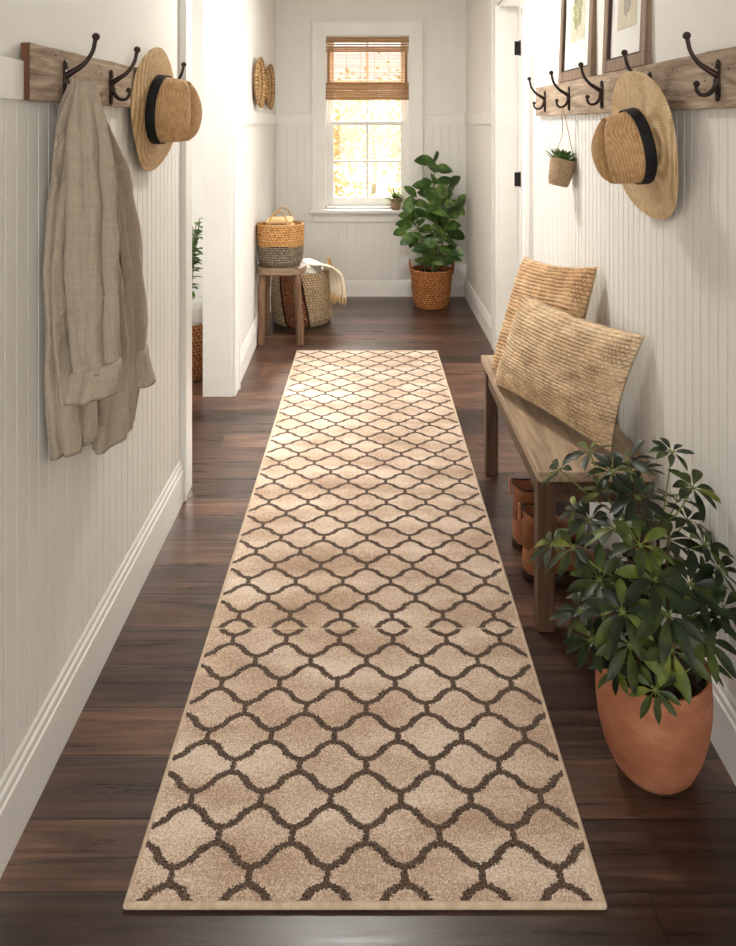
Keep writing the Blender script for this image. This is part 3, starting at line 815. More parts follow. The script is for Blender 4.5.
# ------------------------------------------------------------------ framed prints
def framed(Y0, Y1, label, ink, border, seed):
    z0 = 1.6745; W = Y1-Y0; Hh = W*1.35; lean = math.radians(2.2)
    root = empty('picture_frame', (XR-.024, (Y0+Y1)/2, z0)); root.rotation_euler = (0, lean, 0)
    tag(root, label, 'framed print')
    fw = .040; dp = .022
    bm = newbm()
    box(bm, -.0, dp, -W/2, W/2, 0, fw); box(bm, 0, dp, -W/2, W/2, Hh-fw, Hh)
    box(bm, 0, dp, -W/2, -W/2+fw, fw, Hh-fw); box(bm, 0, dp, W/2-fw, W/2, fw, Hh-fw)
    link('frame_rails', bm, M['frame'], root, bevel=.002)
    bm = newbm(); e = fw
    for (a, b, c_, d_) in ((-W/2+e, W/2-e, e, e+.006), (-W/2+e, W/2-e, Hh-e-.006, Hh-e), (-W/2+e, -W/2+e+.006, e, Hh-e), (W/2-e-.006, W/2-e, e, Hh-e)):
        box(bm, .002, .018, a, b, c_, d_)
    link('inner_lip', bm, M['frame_in'], root)
    bm = newbm(); box(bm, .013, .018, -W/2+e, W/2-e, e, Hh-e); link('mat_board', bm, M['paper'], root)
    pw, ph_ = W*.22, Hh*.26; zc = Hh*.52
    bm = newbm(); box(bm, .0118, .0135, -pw, pw, zc-ph_, zc+ph_); pr = link('print', bm, M['print'], root)
    bm = newbm(); rnd = random.Random(seed)
    def lf(y, z, ang, L, wd):
        pts = []
        for k in range(9):
            t = k/8; pts.append((t*L, wd*math.sin(PI*t)**.8))
        for k in range(7, 0, -1):
            t = k/8; pts.append((t*L, -wd*math.sin(PI*t)**.8))
        ca, sa = math.cos(ang), math.sin(ang)
        vs = [bm.verts.new((.0113, y+p*ca-q*sa, z+p*sa+q*ca)) for p, q in pts]; bm.faces.new(vs)
    for k in range(9):
        zz = zc-ph_*.7+ph_*1.4*k/8
        lf(rnd.uniform(-.004, .004), zz, rnd.uniform(.3, .9), pw*rnd.uniform(.5, .85), pw*.17)
        lf(0, zz+.01, PI-rnd.uniform(.3, .9), pw*rnd.uniform(.5, .85), pw*.17)
    box(bm, .0111, .0114, -.0012, .0012, zc-ph_*.85, zc+ph_*.8)
    link('botanical_drawing', bm, ink, pr)
    bm = newbm(); box(bm, .006, .0075, -W/2+e-.002, W/2-e+.002, e-.002, Hh-e+.002); link('glass', bm, M['glass'], root)
    return root
framed(2.68, 3.13, 'wood-framed pale botanical print farther from the viewer, on the right wall rack', M['ink'], .03, 3)
framed(2.157, 2.545, 'wood-framed print with a wide white mat above the right straw hat', M['ink2'], .04, 8)

# ------------------------------------------------------------------ bench
bn = empty('wooden_bench', (.66, 2.6, 0)); tag(bn, 'rustic wooden bench with a worn plank top against the right wall', 'bench')
BX0, BX1, BY0, BY1, BZ = .500, .835, 2.085, 3.14, .49
bm = newbm(); box(bm, BX0-.008, BX1, BY0, BY1, BZ-.032, BZ); box(bm, 0, 0, 0, 0, 0, 0) if False else None
keep(link('bench_top', bm, M['bench_top'], bn, bevel=.006), bn)
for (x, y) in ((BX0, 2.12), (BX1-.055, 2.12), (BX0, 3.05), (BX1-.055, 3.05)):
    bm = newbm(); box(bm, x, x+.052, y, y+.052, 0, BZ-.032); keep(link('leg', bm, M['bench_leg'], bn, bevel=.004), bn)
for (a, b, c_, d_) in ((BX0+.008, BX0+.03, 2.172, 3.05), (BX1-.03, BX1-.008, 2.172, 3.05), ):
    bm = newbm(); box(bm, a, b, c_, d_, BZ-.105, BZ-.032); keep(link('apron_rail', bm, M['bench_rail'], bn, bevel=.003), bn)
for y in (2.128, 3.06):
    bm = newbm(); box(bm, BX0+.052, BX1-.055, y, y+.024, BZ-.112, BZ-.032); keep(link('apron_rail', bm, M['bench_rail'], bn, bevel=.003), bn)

# ------------------------------------------------------------------ cushions
def cushion(BL, BR, TR, TL, tf, tb, mat, label, rows):
    BL, BR, TR, TL = map(Vector, (BL, BR, TR, TL))
    U = (BR-BL); V = ((TL-BL)+(TR-BR))*.5; W = U.length; H = V.length
    ux = U.normalized(); vz = (V-ux*V.dot(ux)).normalized(); nn = ux.cross(vz)
    root = empty('jute_cushion'); org = (BL+BR)/2
    root.matrix_world = Matrix.Translation(org) @ frame_mat(ux, -nn, vz)      # local: x along, z up, -y is front
    inv = root.matrix_world.inverted()
    tag(root, label, 'cushion')
    L = [inv @ p for p in (BL, BR, TR, TL)]
    nu, nv = 300, int(300*H/W)
    def shp(u, v):
        # pillow outline: edges bow inwards slightly, corners poke out
        cu = .07*(1-(2*u-1)**2)+.008*noise.noise(Vector((u*5, rows, 0))); cv = .06*(1-(2*v-1)**2)
        uu = .5+(u-.5)*(1-cv*1.2*1); vv = .5+(v-.5)*(1-cu*1.2)
        p = L[0]*(1-uu)*(1-vv)+L[1]*uu*(1-vv)+L[2]*uu*vv+L[3]*(1-uu)*vv
        e = ((1-abs(2*u-1)**2.6)*(1-abs(2*v-1)**2.6))
        return p, max(0, e)**.45
    bm = newbm(); g = []; gl = bm.verts.layers.float.new('groove')
    for j in range(nv+1):
        row = []
        for i in range(nu+1):
            u, v = i/nu, j/nv; p, th = shp(u, v)
            rr_ = v*rows + .25*noise.noise(Vector((u*6, v*6, 3)))
            fr = rr_-math.floor(rr_)
            st = u*rows*W/H*1.15 + (.5 if int(rr_) % 2 else 0)
            br = abs(math.sin(PI*fr))**.6; sti = .6+.4*abs(math.sin(PI*st+(fr-.5)*1.6*(1 if int(rr_)%2 else -1)))
            irr = .6+.8*noise.noise(Vector((u*30, math.floor(rr_)*1.7, 0)))
            hgt = .0075*br*sti*(.6+.5*irr)
            lump = .008*noise.noise(Vector((u*4, v*4, rows)))*th
            edge = min(1, th*3)
            vv_ = bm.verts.new((p.x, p.y-tf*th-hgt*(.4+.6*edge)-lump, p.z)); row.append(vv_)
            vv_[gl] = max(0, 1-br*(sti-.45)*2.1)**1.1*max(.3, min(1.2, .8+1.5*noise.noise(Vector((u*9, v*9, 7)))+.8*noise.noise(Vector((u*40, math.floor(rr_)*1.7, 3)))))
        g.append(row)
    for j in range(nv):
        for i in range(nu): bm.faces.new((g[j][i], g[j][i+1], g[j+1][i+1], g[j+1][i]))
    link('knitted_front', bm, mat, root, smooth=True)
    bm = newbm(); g = []; mu, mv = 40, 30
    for j in range(mv+1):
        row = []
        for i in range(mu+1):
            p, th = shp(i/mu, j/mv); row.append(bm.verts.new((p.x, p.y+tb*th+.001, p.z)))
        g.append(row)
    for j in range(mv):
        for i in range(mu): bm.faces.new((g[j][i], g[j+1][i], g[j+1][i+1], g[j][i+1]))
    link('backing', bm, M['lining'], root, smooth=True)
    return root
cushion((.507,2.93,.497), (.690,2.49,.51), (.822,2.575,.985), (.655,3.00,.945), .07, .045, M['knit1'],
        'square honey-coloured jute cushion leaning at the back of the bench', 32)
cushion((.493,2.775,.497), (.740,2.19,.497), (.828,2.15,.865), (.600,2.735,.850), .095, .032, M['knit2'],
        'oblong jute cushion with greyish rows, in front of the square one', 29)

# ------------------------------------------------------------------ boots
def boot(hx, hy, L, label):
    root = empty('ankle_boot', (hx, hy, 0)); tag(root, label, 'boot', 'pair of brown boots under the bench')
    del root['group']
    # cross sections along height for shaft, along length for foot: one skinned loft of rings
    bm = newbm(); n = 32
    # shaft rings (horizontal), x from heel
    secs = [(.004,.078,.024), (.001,.082,.05), (.002,.080,.08), (.008,.070,.115), (.010,.062,.145), (.006,.061,.18), (.001,.064,.205), (-.002,.067,.222)]
    rings = []
    for k, (x0, r, z) in enumerate(secs):
        rg = []
        for i in range(n):
            th = 2*PI*i/n
            rg.append(bm.verts.new((x0+.0+r*(1+math.cos(th))*.80, r*.62*math.sin(th), z+.008*math.cos(th*2)*(k == len(secs)-1))))
        rings.append(rg)
    inner = [bm.verts.new(((v.co.x-.05)*.92+.05, v.co.y*.9, v.co.z-.002)) for v in rings[-1]]
    deep = [bm.verts.new((v.co.x, v.co.y, .10)) for v in inner]
    rings += [inner, deep]
    for a, b in zip(rings, rings[1:]):
        for k in range(n): bm.faces.new((a[k], a[(k+1)%n], b[(k+1)%n], b[k]))
    bm.faces.new(deep)
    sh = link('shaft', bm, M['leather'], root, smooth=True)
    # foot: rings across the length
    bm = newbm(); rings = []
    fs = [(.010,.030,.060), (.04,.038,.085), (.09,.040,.100), (.13,.040,.090), (.17,.043,.074), (.21,.046,.062), (.245,.041,.052), (.268,.026,.040), (.274,.008,.030)]
    for x, wy, h in fs:
        x = x*L/.274
        rings.append([bm.verts.new((x, wy*math.copysign(abs(math.cos(2*PI*i/n))**.8, math.cos(2*PI*i/n)), .024+h*(.5+.5*math.sin(2*PI*i/n))-(0 if math.sin(2*PI*i/n) > -.6 else 0))) for i in range(n)])
    for a, b in zip(rings, rings[1:]):
        for k in range(n): bm.faces.new((a[k], a[(k+1)%n], b[(k+1)%n], b[k]))
    bm.faces.new(rings[0]); bm.faces.new(rings[-1])
    link('foot', bm, M['leather'], root, smooth=True, subsurf=1)
    bm = newbm(); m = 28; out = []
    for i in range(m):
        th = 2*PI*i/m; t = (1-math.cos(th))/2
        x = t*(L+.006)-.002; wy = .036+.012*math.sin(PI*min(1, t*1.2)) if t < .8 else .046
        y = wy*math.copysign(abs(math.sin(th))**.55, math.sin(th))
        out.append((x, y))
    lo = [bm.verts.new((x, y, 0)) for x, y in out]; hi = [bm.verts.new((x, y, .03)) for x, y in out]
    for i in range(m): bm.faces.new((lo[i], lo[(i+1)%m], hi[(i+1)%m], hi[i]))
    bm.faces.new(lo); bm.faces.new(hi)
    link('sole', bm, M['sole'], root, bevel=.004)
    # pull tab + collar binding
    bm = newbm()
    tube(bm, [tuple((sh.data.vertices[0].co*0+Vector((v[0], v[1], v[2]))) ) for v in
              [(-.002+.067*(1+math.cos(2*PI*i/24))*.80, .067*.62*math.sin(2*PI*i/24), .222+.008*math.cos(4*PI*i/24)) for i in range(25)]], .0035, 6)
    link('collar_binding', bm, M['sole'], root, smooth=True)
    bm = newbm(); box(bm, -.012, -.006, -.010, .010, .185, .240); link('pull_tab', bm, M['leather'], root, bevel=.002)
    return root
boot(.510, 2.385, .27, 'brown leather ankle boot under the bench, the one nearer the viewer')
boot(.512, 2.555, .27, 'brown leather ankle boot under the bench, behind the nearer boot')

# ------------------------------------------------------------------ plants
def leaf(bm, base, d, up, L, W, droop=.3, fold=.25, tip=1.0, segs=7, xmax=None, mi=0, twist=0):
    """one leaf blade with a folded midrib; base point, direction, up normal"""
    d = Vector(d).normalized(); up = Vector(up); up = (up-d*up.dot(d))
    if up.length < 1e-4: up = d.orthogonal()
    up.normalize(); sd = d.cross(up)
    if twist:
        q = Matrix.Rotation(twist, 3, d); up = q @ up; sd = q @ sd
    rows = []
    for i in range(segs+1):
        t = i/segs
        wv = W*.5*(math.sin(PI*(t**tip))**.75) if 0 < t < 1 else .0008
        c = Vector(base)+d*(L*t)-Vector((0,0,1))*(droop*L*t*t)+up*(0)
        lift = fold*wv
        r = [c+sd*wv+up*lift, c, c-sd*wv+up*lift]
        if xmax is not None:
            for p in r:
                if p.x > xmax: p.x = xmax-.002*random.random()
        rows.append([bm.verts.new(p) for p in r])
    for a, b in zip(rows, rows[1:]):
        for k in range(2):
            f = bm.faces.new((a[k], a[k+1], b[k+1], b[k])); f.material_index = mi

# --- umbrella plant (schefflera) in terracotta
PX, PY = .662, 1.675
sp = empty('umbrella_plant', (PX, PY, 0)); tag(sp, 'bushy dark green umbrella plant growing in the terracotta pot', 'potted plant')
sp['label'] = 'bushy dark green umbrella plant in a terracotta pot beside the bench'
bm = newbm()
prof = [(0,0), (.062,0), (.078,.005), (.098,.028), (.116,.068), (.128,.115), (.1335,.160), (.134,.195), (.132,.228), (.130,.250), (.127,.254), (.122,.250), (.120,.225), (.0,.212)]
lathe(bm, [(r*.95, z) for r, z in prof[:-1]], 64, (PX, PY, 0))
keep(link('terracotta_pot', bm, M['clay'], sp, smooth=True), sp)
bm = newbm(); lathe(bm, [(.1155,.225), (.09,.230), (.04,.232), (0,.234)], 40, (PX, PY, 0), lambda th, i: (0, .003*math.sin(th*7+i)))
keep(link('soil', bm, M['soil'], sp, smooth=True), sp)
fol = newbm(); stm = newbm(); pet = newbm()
rnd = random.Random(11)
clus = [(590,452,1.83,.9), (560,470,1.84,.8), (628,462,1.86,1.0), (672,452,1.80,.75), (693,488,1.72,1.0), (603,492,1.80,.9), (638,498,1.72,1.0), (575,512,1.80,.6),
        (552,545,1.72,.9), (574,548,1.62,1.0), (615,528,1.66,1.1), (668,540,1.70,1.2), (705,545,1.66,1.0), (640,545,1.60,1.1), (600,580,1.60,1.1), (655,580,1.55,1.2),
        (690,585,1.60,1.1), (722,570,1.62,.9), (580,612,1.66,.9), (622,612,1.52,1.1), (668,615,1.50,1.2), (705,612,1.56,1.1), (728,608,1.60,.9), (592,640,1.62,1.0),
        (630,645,1.50,1.2), (672,650,1.48,1.2), (706,640,1.52,1.1), (690,520,1.78,1.0), (650,520,1.80,1.0), (620,560,1.74,1.0), (676,570,1.78,1.1), (640,610,1.74,1.1),
        (700,660,1.62,.9), (616,670,1.60,.8), (655,660,1.62,1.0), (690,620,1.74,1.0), (600,600,1.76,1.0), (655,690,1.52,.8), (612,640,1.70,1.0), (650,570,1.70,1), (590,520,1.74,.9), (625,600,1.62,1), (640,470,1.84,.9), (700,575,1.7,1), (680,500,1.84,.8), (612,472,1.78,.8)]
roots = [(PX+.045*math.cos(k*1.26), PY+.045*math.sin(k*1.26), .20) for k in range(5)]
trunk_tops = []
for k, rt in enumerate(roots):
    top = (rt[0]+(-.08,.05,.10,-.02,.02)[k], rt[1]+(.06,.06,-.01,-.05,.03)[k], (.54,.52,.50,.48,.55)[k])
    pts = smoothpts([rt, (rt[0]*.7+top[0]*.3+rnd.uniform(-.012,.012), rt[1]*.7+top[1]*.3, .33), (rt[0]*.4+top[0]*.6, rt[1]*.4+top[1]*.6+rnd.uniform(-.01,.01), .48), top], 5)
    tube(stm, pts, [.0065-.0035*i/len(pts) for i in range(len(pts))], 8); trunk_tops.append(pts)
for (cx, cy, Y, sc) in clus:
    p = at(cx, cy, Y); p.x = min(p.x, .79)
    # petiole from nearest stem point lower than p
    best = None
    for pts in trunk_tops:
        for q in pts:
            if q.z < p.z-.02 or q.z < .26:
                dd = (q-p).length+abs(q.z-(p.z-.10))*.5
                if best is None or dd < best[0]: best = (dd, q)
    q = best[1] if best else Vector(roots[0])
    mid = (q+p)/2+Vector((0,0,-.015))+Vector((rnd.uniform(-.01,.01),)*3)
    pts = smoothpts([q, mid, p], 5); tube(pet, pts, .0017, 6)
    ax = (p-q); ax.z = abs(ax.z)*.6+.10; ax.normalize()
    ax = (ax+Vector((rnd.uniform(-.2,.2), rnd.uniform(-.5,.0), rnd.uniform(0,.3)))).normalized()
    a1 = ax.orthogonal().normalized(); a2 = ax.cross(a1)
    nl = rnd.choice((7,8,8,9)); ph = rnd.random()*6
    for i in range(nl):
        th = ph+2*PI*i/nl+rnd.uniform(-.15,.15)
        d_ = (a1*math.cos(th)+a2*math.sin(th))*1.0+ax*rnd.uniform(.05,.42)
        L = rnd.uniform(.062,.080)*sc*.90*(Y/1.7); st = p+d_.normalized()*.010
        tube(pet, [p, st], .0011, 5, False)
        leaf(fol, st, d_, ax, L, L*.36, rnd.uniform(.10,.45), .30, 1.2, 7, .838, 1 if rnd.random() < .16 else 0, rnd.uniform(-.35,.35))
o = link('stems', stm, M['bark'], sp, smooth=True); keep(o, sp)
o = link('leaf_stalks', pet, M['petiole'], sp, smooth=True); keep(o, sp)
o = link('foliage', fol, [M['leaf_s'], M['leaf_s2']], sp, smooth=True); keep(o, sp)

def basket_body(bm, prof, n=64, ripple=.003, c=(0,0,0), coils=18, thick=.008):
    """woven wall with coil ripple; prof (r,z) outer bottom->top"""
    pts = []
    tot = len(prof)-1
    steps = coils*4
    for i in range(steps+1):
        t = i/steps*tot; k = min(int(t), tot-1); f = t-k
        r = prof[k][0]*(1-f)+prof[k+1][0]*f; z = prof[k][1]*(1-f)+prof[k+1][1]*f
        pts.append((r+ripple*abs(math.sin(PI*i/4)), z))
    full = [(0, prof[0][1])]+pts+[(pts[-1][0]-thick, prof[-1][1]+.002)]+[(max(.01, r-thick-.003), z) for r, z in reversed(prof[1:])]+[(prof[0][0]-thick, prof[0][1]+.012), (0, prof[0][1]+.012)]
    lathe(bm, full, n, c, lambda th, i: (.0015*math.sin(th*24+(i//4)*2.4), 0))

# --- broad leaf plant in the far corner
BXc, BYc = .520, 5.90
rp = empty('rubber_plant', (BXc, BYc, 0)); tag(rp, 'tall broad-leaved green plant in a round woven basket in the far corner', 'potted plant')
bm = newbm(); basket_body(bm, [(.135,.003), (.150,.08), (.160,.18), (.168,.31)], 64, .004, (0,0,0), 16)
o = link('woven_basket', bm, M['bask_orange'], rp, smooth=True)
for sx in (-1, 1):
    bm = newbm(); tube(bm, smoothpts([(sx*.166,-.05,.27), (sx*.176,-.045,.34), (sx*.178,0,.385), (sx*.176,.045,.34), (sx*.166,.05,.27)], 6), .007, 8)
    link('handle', bm, M['brownrope'], o, smooth=True)
bm = newbm(); lathe(bm, [(.158,.27), (.08,.28), (0,.285)], 32); link('soil', bm, M['soil'], rp, smooth=True)
stm = newbm(); fol = newbm(); rnd = random.Random(5)
# leaf positions from how the crown fills (px,py, dir x, dir z)
L0 = [(435,157,.1,1),(424,160,-1,.2),(444,168,1,.1),(432,166,-.5,.5),(434,178,0,.3),(425,182,-1,0),(445,180,.8,.4),(455,180,.6,1),(462,200,.2,.8),(457,206,.4,-.4),
      (440,192,.4,.2),(428,192,-.7,.2),(410,190,-.5,.7),(409,205,-.2,-.6),(416,214,-.9,-.2),(404,225,-1,.2),(400,232,-1,-.2),(408,238,-.9,-.5),(413,240,-.4,-.6),(440,205,.9,-.1),
      (448,212,.5,-.2),(440,222,.2,.6),(432,215,-.4,.4),(426,228,-.6,.1),(453,225,.9,.2),(456,236,1,-.1),(448,240,.6,-.3),(436,236,.3,-.2),(428,242,-.3,-.4),(420,250,-.6,.1),
      (446,250,.9,-.2),(455,250,1,-.4),(438,252,.2,-.6),(412,222,-.5,.6),(444,196,.7,.6),(421,203,-.8,.5),(430,256,-.2,-.5),(444,260,.7,.1),(452,258,.8,.2),(425,262,-.5,.1),
      (434,205,0,.7),(450,190,.4,.6),(418,236,-.7,.3),(440,230,.4,.9),(433,246,0,.8),(408,215,-.9,.4)]
mains = [smoothpts([(x0, y0, .28), (x1*.5+x0*.5+rnd.uniform(-.02,.02), y1*.5, .6), (x1, y1, z1)], 8) for (x0, y0, x1, y1, z1) in
         ((.02,0,.02,0,1.12), (-.05,.02,-.16,-.05,.85), (.05,.03,.13,.0,1.0), (0,-.05,.03,-.12,.8), (.04,.04,.16,-.02,.75))]
for pts in mains: tube(stm, pts, [.008-.004*i/len(pts) for i in range(len(pts))], 8)
for _ in range(26):
    aa = rnd.random()*6.28; ry_ = rnd.random()**.5; L0.append((434+24*ry_*math.cos(aa), 218+44*ry_*math.sin(aa), rnd.uniform(-1,1), rnd.uniform(-.4,.9)))
for (px, py, dx, dz) in L0:
    Y = BYc+rnd.uniform(-.20,.16); w_ = at(px, py, Y); p = w_-Vector((BXc, BYc, 0))
    d_ = Vector((dx, rnd.uniform(-.7,.1), dz*.8)).normalized()
    L = rnd.uniform(.135,.19); st = p-d_*L*.5
    cand = [q for pts in mains for q in pts if q.z < st.z+.03]
    q = min(cand, key=lambda v: (v-st).length)
    tube(stm, [q, (q+st)/2+Vector((0,0,-.01)), st], .003, 6)
    upv = Vector((rnd.uniform(-.3,.3), -.75, .7))
    leaf(fol, st, d_, upv, L, L*.58, rnd.uniform(.0,.25), .18, .92, 8, XR-.012-BXc, 0, rnd.uniform(-.4,.4))
link('stems', stm, M['petiole'], rp, smooth=True); link('foliage', fol, M['leaf_r'], rp, smooth=True)

# --- small pot on the sill
q = empty('herb_pot', (.238, YB-.042, WZ0-.005)); tag(q, 'tiny leafy plant in a tan pot on the window sill', 'potted plant')
bm = newbm(); lathe(bm, [(0,0), (.036,0), (.042,.03), (.047,.085), (.052,.086), (.053,.102), (.047,.102), (.045,.09), (0,.088)], 32); link('pot', bm, M['bask_small'], q, smooth=True)
bm = newbm(); rnd = random.Random(3)
for i in range(80):
    th = rnd.random()*6.28; el = rnd.uniform(.1,1.3)
    leaf(bm, (.015*math.cos(th), .015*math.sin(th), .09), (math.cos(th)*math.cos(el), math.sin(th)*math.cos(el)*.6, math.sin(el)), (0,0,1), rnd.uniform(.07,.12), .020, rnd.uniform(.1,.6), .2, .9, 5)
link('foliage', bm, M['leaf_h'], q, smooth=True)

# --- plant in the side room
q = empty('side_room_plant', (-1.085, 4.28, 0)); tag(q, 'leafy green plant in a brown basket seen through the left opening', 'potted plant')
q.name = 'leafy_plant'
bm = newbm(); basket_body(bm, [(.135,.003), (.150,.1), (.158,.2), (.160,.33)], 56, .004, (0,0,0), 16); link('woven_basket', bm, M['bask_dark'], q, smooth=True)
bm = newbm(); lathe(bm, [(.12,.20), (.135,.42), (.145,.43), (.14,.44), (.13,.42), (0,.40)], 40); link('inner_pot', bm, M['whitepot'], q, smooth=True)
stm = newbm(); fol = newbm(); rnd = random.Random(9)
for k in range(11):
    th = rnd.random()*6.28; R_ = rnd.uniform(.05,.13); zt = rnd.uniform(.65,.98)
    pts = smoothpts([(.03*math.cos(th), .03*math.sin(th), .40), (R_*.6*math.cos(th), R_*.6*math.sin(th), (zt+.4)/2), (R_*math.cos(th), R_*math.sin(th), zt)], 6)
    tube(stm, pts, .003, 6)
    for i in range(3, len(pts)):
        for s_ in range(2):
            a = rnd.random()*6.28
            d_ = Vector((math.cos(a), math.sin(a), rnd.uniform(-.1,.7))); leaf(fol, pts[i], d_, (0,0,1), rnd.uniform(.06,.10), .04, .3, .2, .9, 5, .17)
link('stems', stm, M['petiole'], q, smooth=True); link('foliage', fol, M['leaf_d'], q, smooth=True)

# --- hanging succulent
hp = empty('hanging_planter', (.775, 2.94, 1.245)); hp.rotation_euler = (math.radians(-4), math.radians(14), 0)
tag(hp, 'small woven planter of green succulent hanging by string from a right rack hook', 'hanging planter')
bm = newbm(); basket_body(bm, [(.036,0), (.042,.02), (.048,.06), (.052,.105)], 40, .0012, (0,0,0), 12, .004); link('planter_pot', bm, M['bask_small'], hp, smooth=True)
bm = newbm(); lathe(bm, [(.046,.092), (.02,.097), (0,.098)], 24); link('soil', bm, M['soil'], hp, smooth=True)
bm = newbm(); rnd = random.Random(2)
for i in range(44):
    th = i*2.4; t = i/44; el = .15+1.2*t; L = .072*(1-.45*t)
    leaf(bm, (.012*math.cos(th)-.008, .012*math.sin(th), .098), (math.cos(th)*math.cos(el), math.sin(th)*math.cos(el), math.sin(el)), (0,0,1), L, .020, -.15, .5, .75, 5)
link('rosette', bm, M['leaf_su'], hp, smooth=True)
bm = newbm()
inv = (Matrix.Translation((.775,2.94,1.245)) @ Matrix.Rotation(math.radians(14), 4, 'Y') @ Matrix.Rotation(math.radians(-4), 4, 'X')).inverted()
topw = Vector((XR-.027-.030, 2.94, 1.562))
tp = inv @ topw
tube(bm, smoothpts([(-.048,0,.103), tuple(Vector((-.03,-.004,.2))), tuple(tp+Vector((-.005,-.006,0)))], 5), .0016, 6)
tube(bm, smoothpts([(.048,0,.103), tuple((Vector((.05,0,.11))+tp)/2), tuple(tp+Vector((.006,.006,0)))], 5), .0016, 6)
tube(bm, [tuple(tp+Vector((-.005,-.006,0))), tuple(tp+Vector((0,0,.008))), tuple(tp+Vector((.006,.006,0)))], .0016, 6)
tube(bm, [(.048+.008*math.cos(a*.7), .004, .112+.010*math.sin(a*.7)) for a in range(10)], .0014, 6)
link('string', bm, M['string'], hp, smooth=True)

# ------------------------------------------------------------------ stool with baskets
st = empty('wooden_stool', (-.597, 5.0, 0)); tag(st, 'rough rustic wooden stool standing by the far left wall', 'stool')
SZ = .522
bm = newbm(); n = 44
def seat_out(th, ex): 
    c, s = math.cos(th), math.sin(th)
    return (.168*math.copysign(abs(c)**.6, c)*(1+ex+.03*noise.noise(Vector((c*3, s*3, 0)))), .160*math.copysign(abs(s)**.6, s)*(1+ex+.04*noise.noise(Vector((c*3, s*3, 4)))))
rings = []
for z, ex in ((SZ-.052,-.05), (SZ-.045,-.005), (SZ-.02,0), (SZ-.004,-.015), (SZ,-.05)):
    rings.append([bm.verts.new((*seat_out(2*PI*k/n, ex), z+.006*noise.noise(Vector((math.cos(2*PI*k/n)*4, math.sin(2*PI*k/n)*4, z*40))))) for k in range(n)])
for a, b in zip(rings, rings[1:]):
    for k in range(n): bm.faces.new((a[k], a[(k+1)%n], b[(k+1)%n], b[k]))
bm.faces.new(rings[0]); bm.faces.new(rings[-1])
link('seat', bm, M['stool_top'], st, smooth=False, bevel=.003)
for (x0, y0, x1, y1) in ((-.118,-.105,-.130,-.135), (.118,-.105,.138,-.135), (-.110,.10,-.135,.130), (.080,.10,.105,.135)):
    bm = newbm(); pts = smoothpts([(x1,y1,0), (x1*.75+x0*.25+.004, y1*.75+y0*.25, .15), (x1*.4+x0*.6-.004, y1*.4+y0*.6, .32), (x0,y0,SZ-.04)], 5)
    tube(bm, pts, [.027+.003*noise.noise(Vector((i*.7, x0*9, 0))) for i in range(len(pts))], 7)
    for v in bm.verts: v.co.z = max(v.co.z, 0)
    link('leg', bm, M['stool'], st, bevel=.004)

bk = empty('handled_basket', (-.605, 4.985, SZ)); tag(bk, 'two-tone seagrass basket with rope handles sitting on the rustic stool', 'basket')
bm = newbm(); basket_body(bm, [(.130,.002), (.148,.03), (.156,.09), (.158,.14)], 64, .0035, (0,0,0), 10)
link('lower_band', bm, M['bask_grey'], bk, smooth=True)
bm = newbm(); 
pts = [(.158,.138)]; 
for i in range(25): pts.append((.158+.0035*abs(math.sin(PI*i/4))+.004*i/24, .14+.145*i/24))
pts += [(.152,.287), (.148,.28), (.146,.14)]
lathe(bm, pts, 64, (0,0,0), lambda th, i: (.0015*math.sin(th*24+(i//4)*2.4), .012*math.sin(th*3)*(i < 2)))
link('upper_band', bm, M['bask_tan'], bk, smooth=True)
for y in (-.135, .135):
    bm = newbm(); tube(bm, smoothpts([(-.075,y*1.08,.24), (-.060,y,.31), (-.035,y*.9,.36), (0,y*.85,.378), (.035,y*.9,.36), (.060,y,.31), (.075,y*1.08,.24)], 5), .0055, 8)
    link('handle', bm, M['rope'], bk, smooth=True)
def cloth_blob(name, parent, mat, c, r, sq=1, seed=0):
    bm = newbm(); q_ = bmesh.ops.create_icosphere(bm, subdivisions=4, radius=1.0)
    for v in bm.verts:
        p = v.co.copy(); k = 1+.16*noise.noise(p*2.3+Vector((seed,0,0)))+.07*noise.noise(p*6+Vector((0,seed,0)))
        v.co = Vector((c[0]+p.x*r[0]*k, c[1]+p.y*r[1]*k, c[2]+p.z*r[2]*k))
    return link(name, bm, mat, parent, smooth=True)
fc = empty('folded_cloth', (-.605, 4.985, SZ+.16)); tag(fc, 'pale tan cloth folded inside the basket on the stool', 'cloth')
bm = newbm()
for k in range(4):
    z = .0+.042*k; box(bm, -.105+.004*k, .10-.006*k, -.085+.003*k, .09, z, z+.038)
for v in bm.verts: v.co += Vector((noise.noise(v.co*12)*.008, 0, noise.noise(v.co*9)*.008))
o = link('folded_layers', bm, M['tan_cloth'], fc, bevel=.016)

bb = empty('storage_basket', (-.500, 5.46, 0)); tag(bb, 'large seagrass basket with a dark diagonal stripe on the floor behind the stool', 'basket')
bm = newbm(); basket_body(bm, [(.200,.003), (.225,.05), (.232,.16), (.228,.30), (.215,.395)], 72, .0035, (0,0,0), 22)
ob = link('basket_body', bm, M['bask_big'], bb, smooth=True)
for a in (-.15, PI-.15):
    bm = newbm(); ca, sa = math.cos(a), math.sin(a)
    def P(t, o, z): return (ca*o-sa*t, sa*o+ca*t, z)
    tube(bm, smoothpts([P(-.06,.215,.37), P(-.045,.215,.43), P(0,.205,.485), P(.045,.215,.43), P(.06,.215,.37)], 6), .007, 8)
    link('handle', bm, M['rope'], ob, smooth=True)
tw = empty('fringed_throw', (-.44, 5.44, .36)); tag(tw, 'cream fringed throw spilling over the side of the large floor basket', 'throw')
cloth_blob('bundle', tw, M['white_cloth'], (-.04, 0, .04), (.135,.14,.07), 1, 4)
bm = newbm(); nu, nv = 26, 30; g = []
path = smoothpts([(-.02,-.06,.085), (.06,-.075,.088), (.135,-.09,.072), (.188,-.105,.02), (.205,-.115,-.06), (.212,-.12,-.13)], 6)
g = []
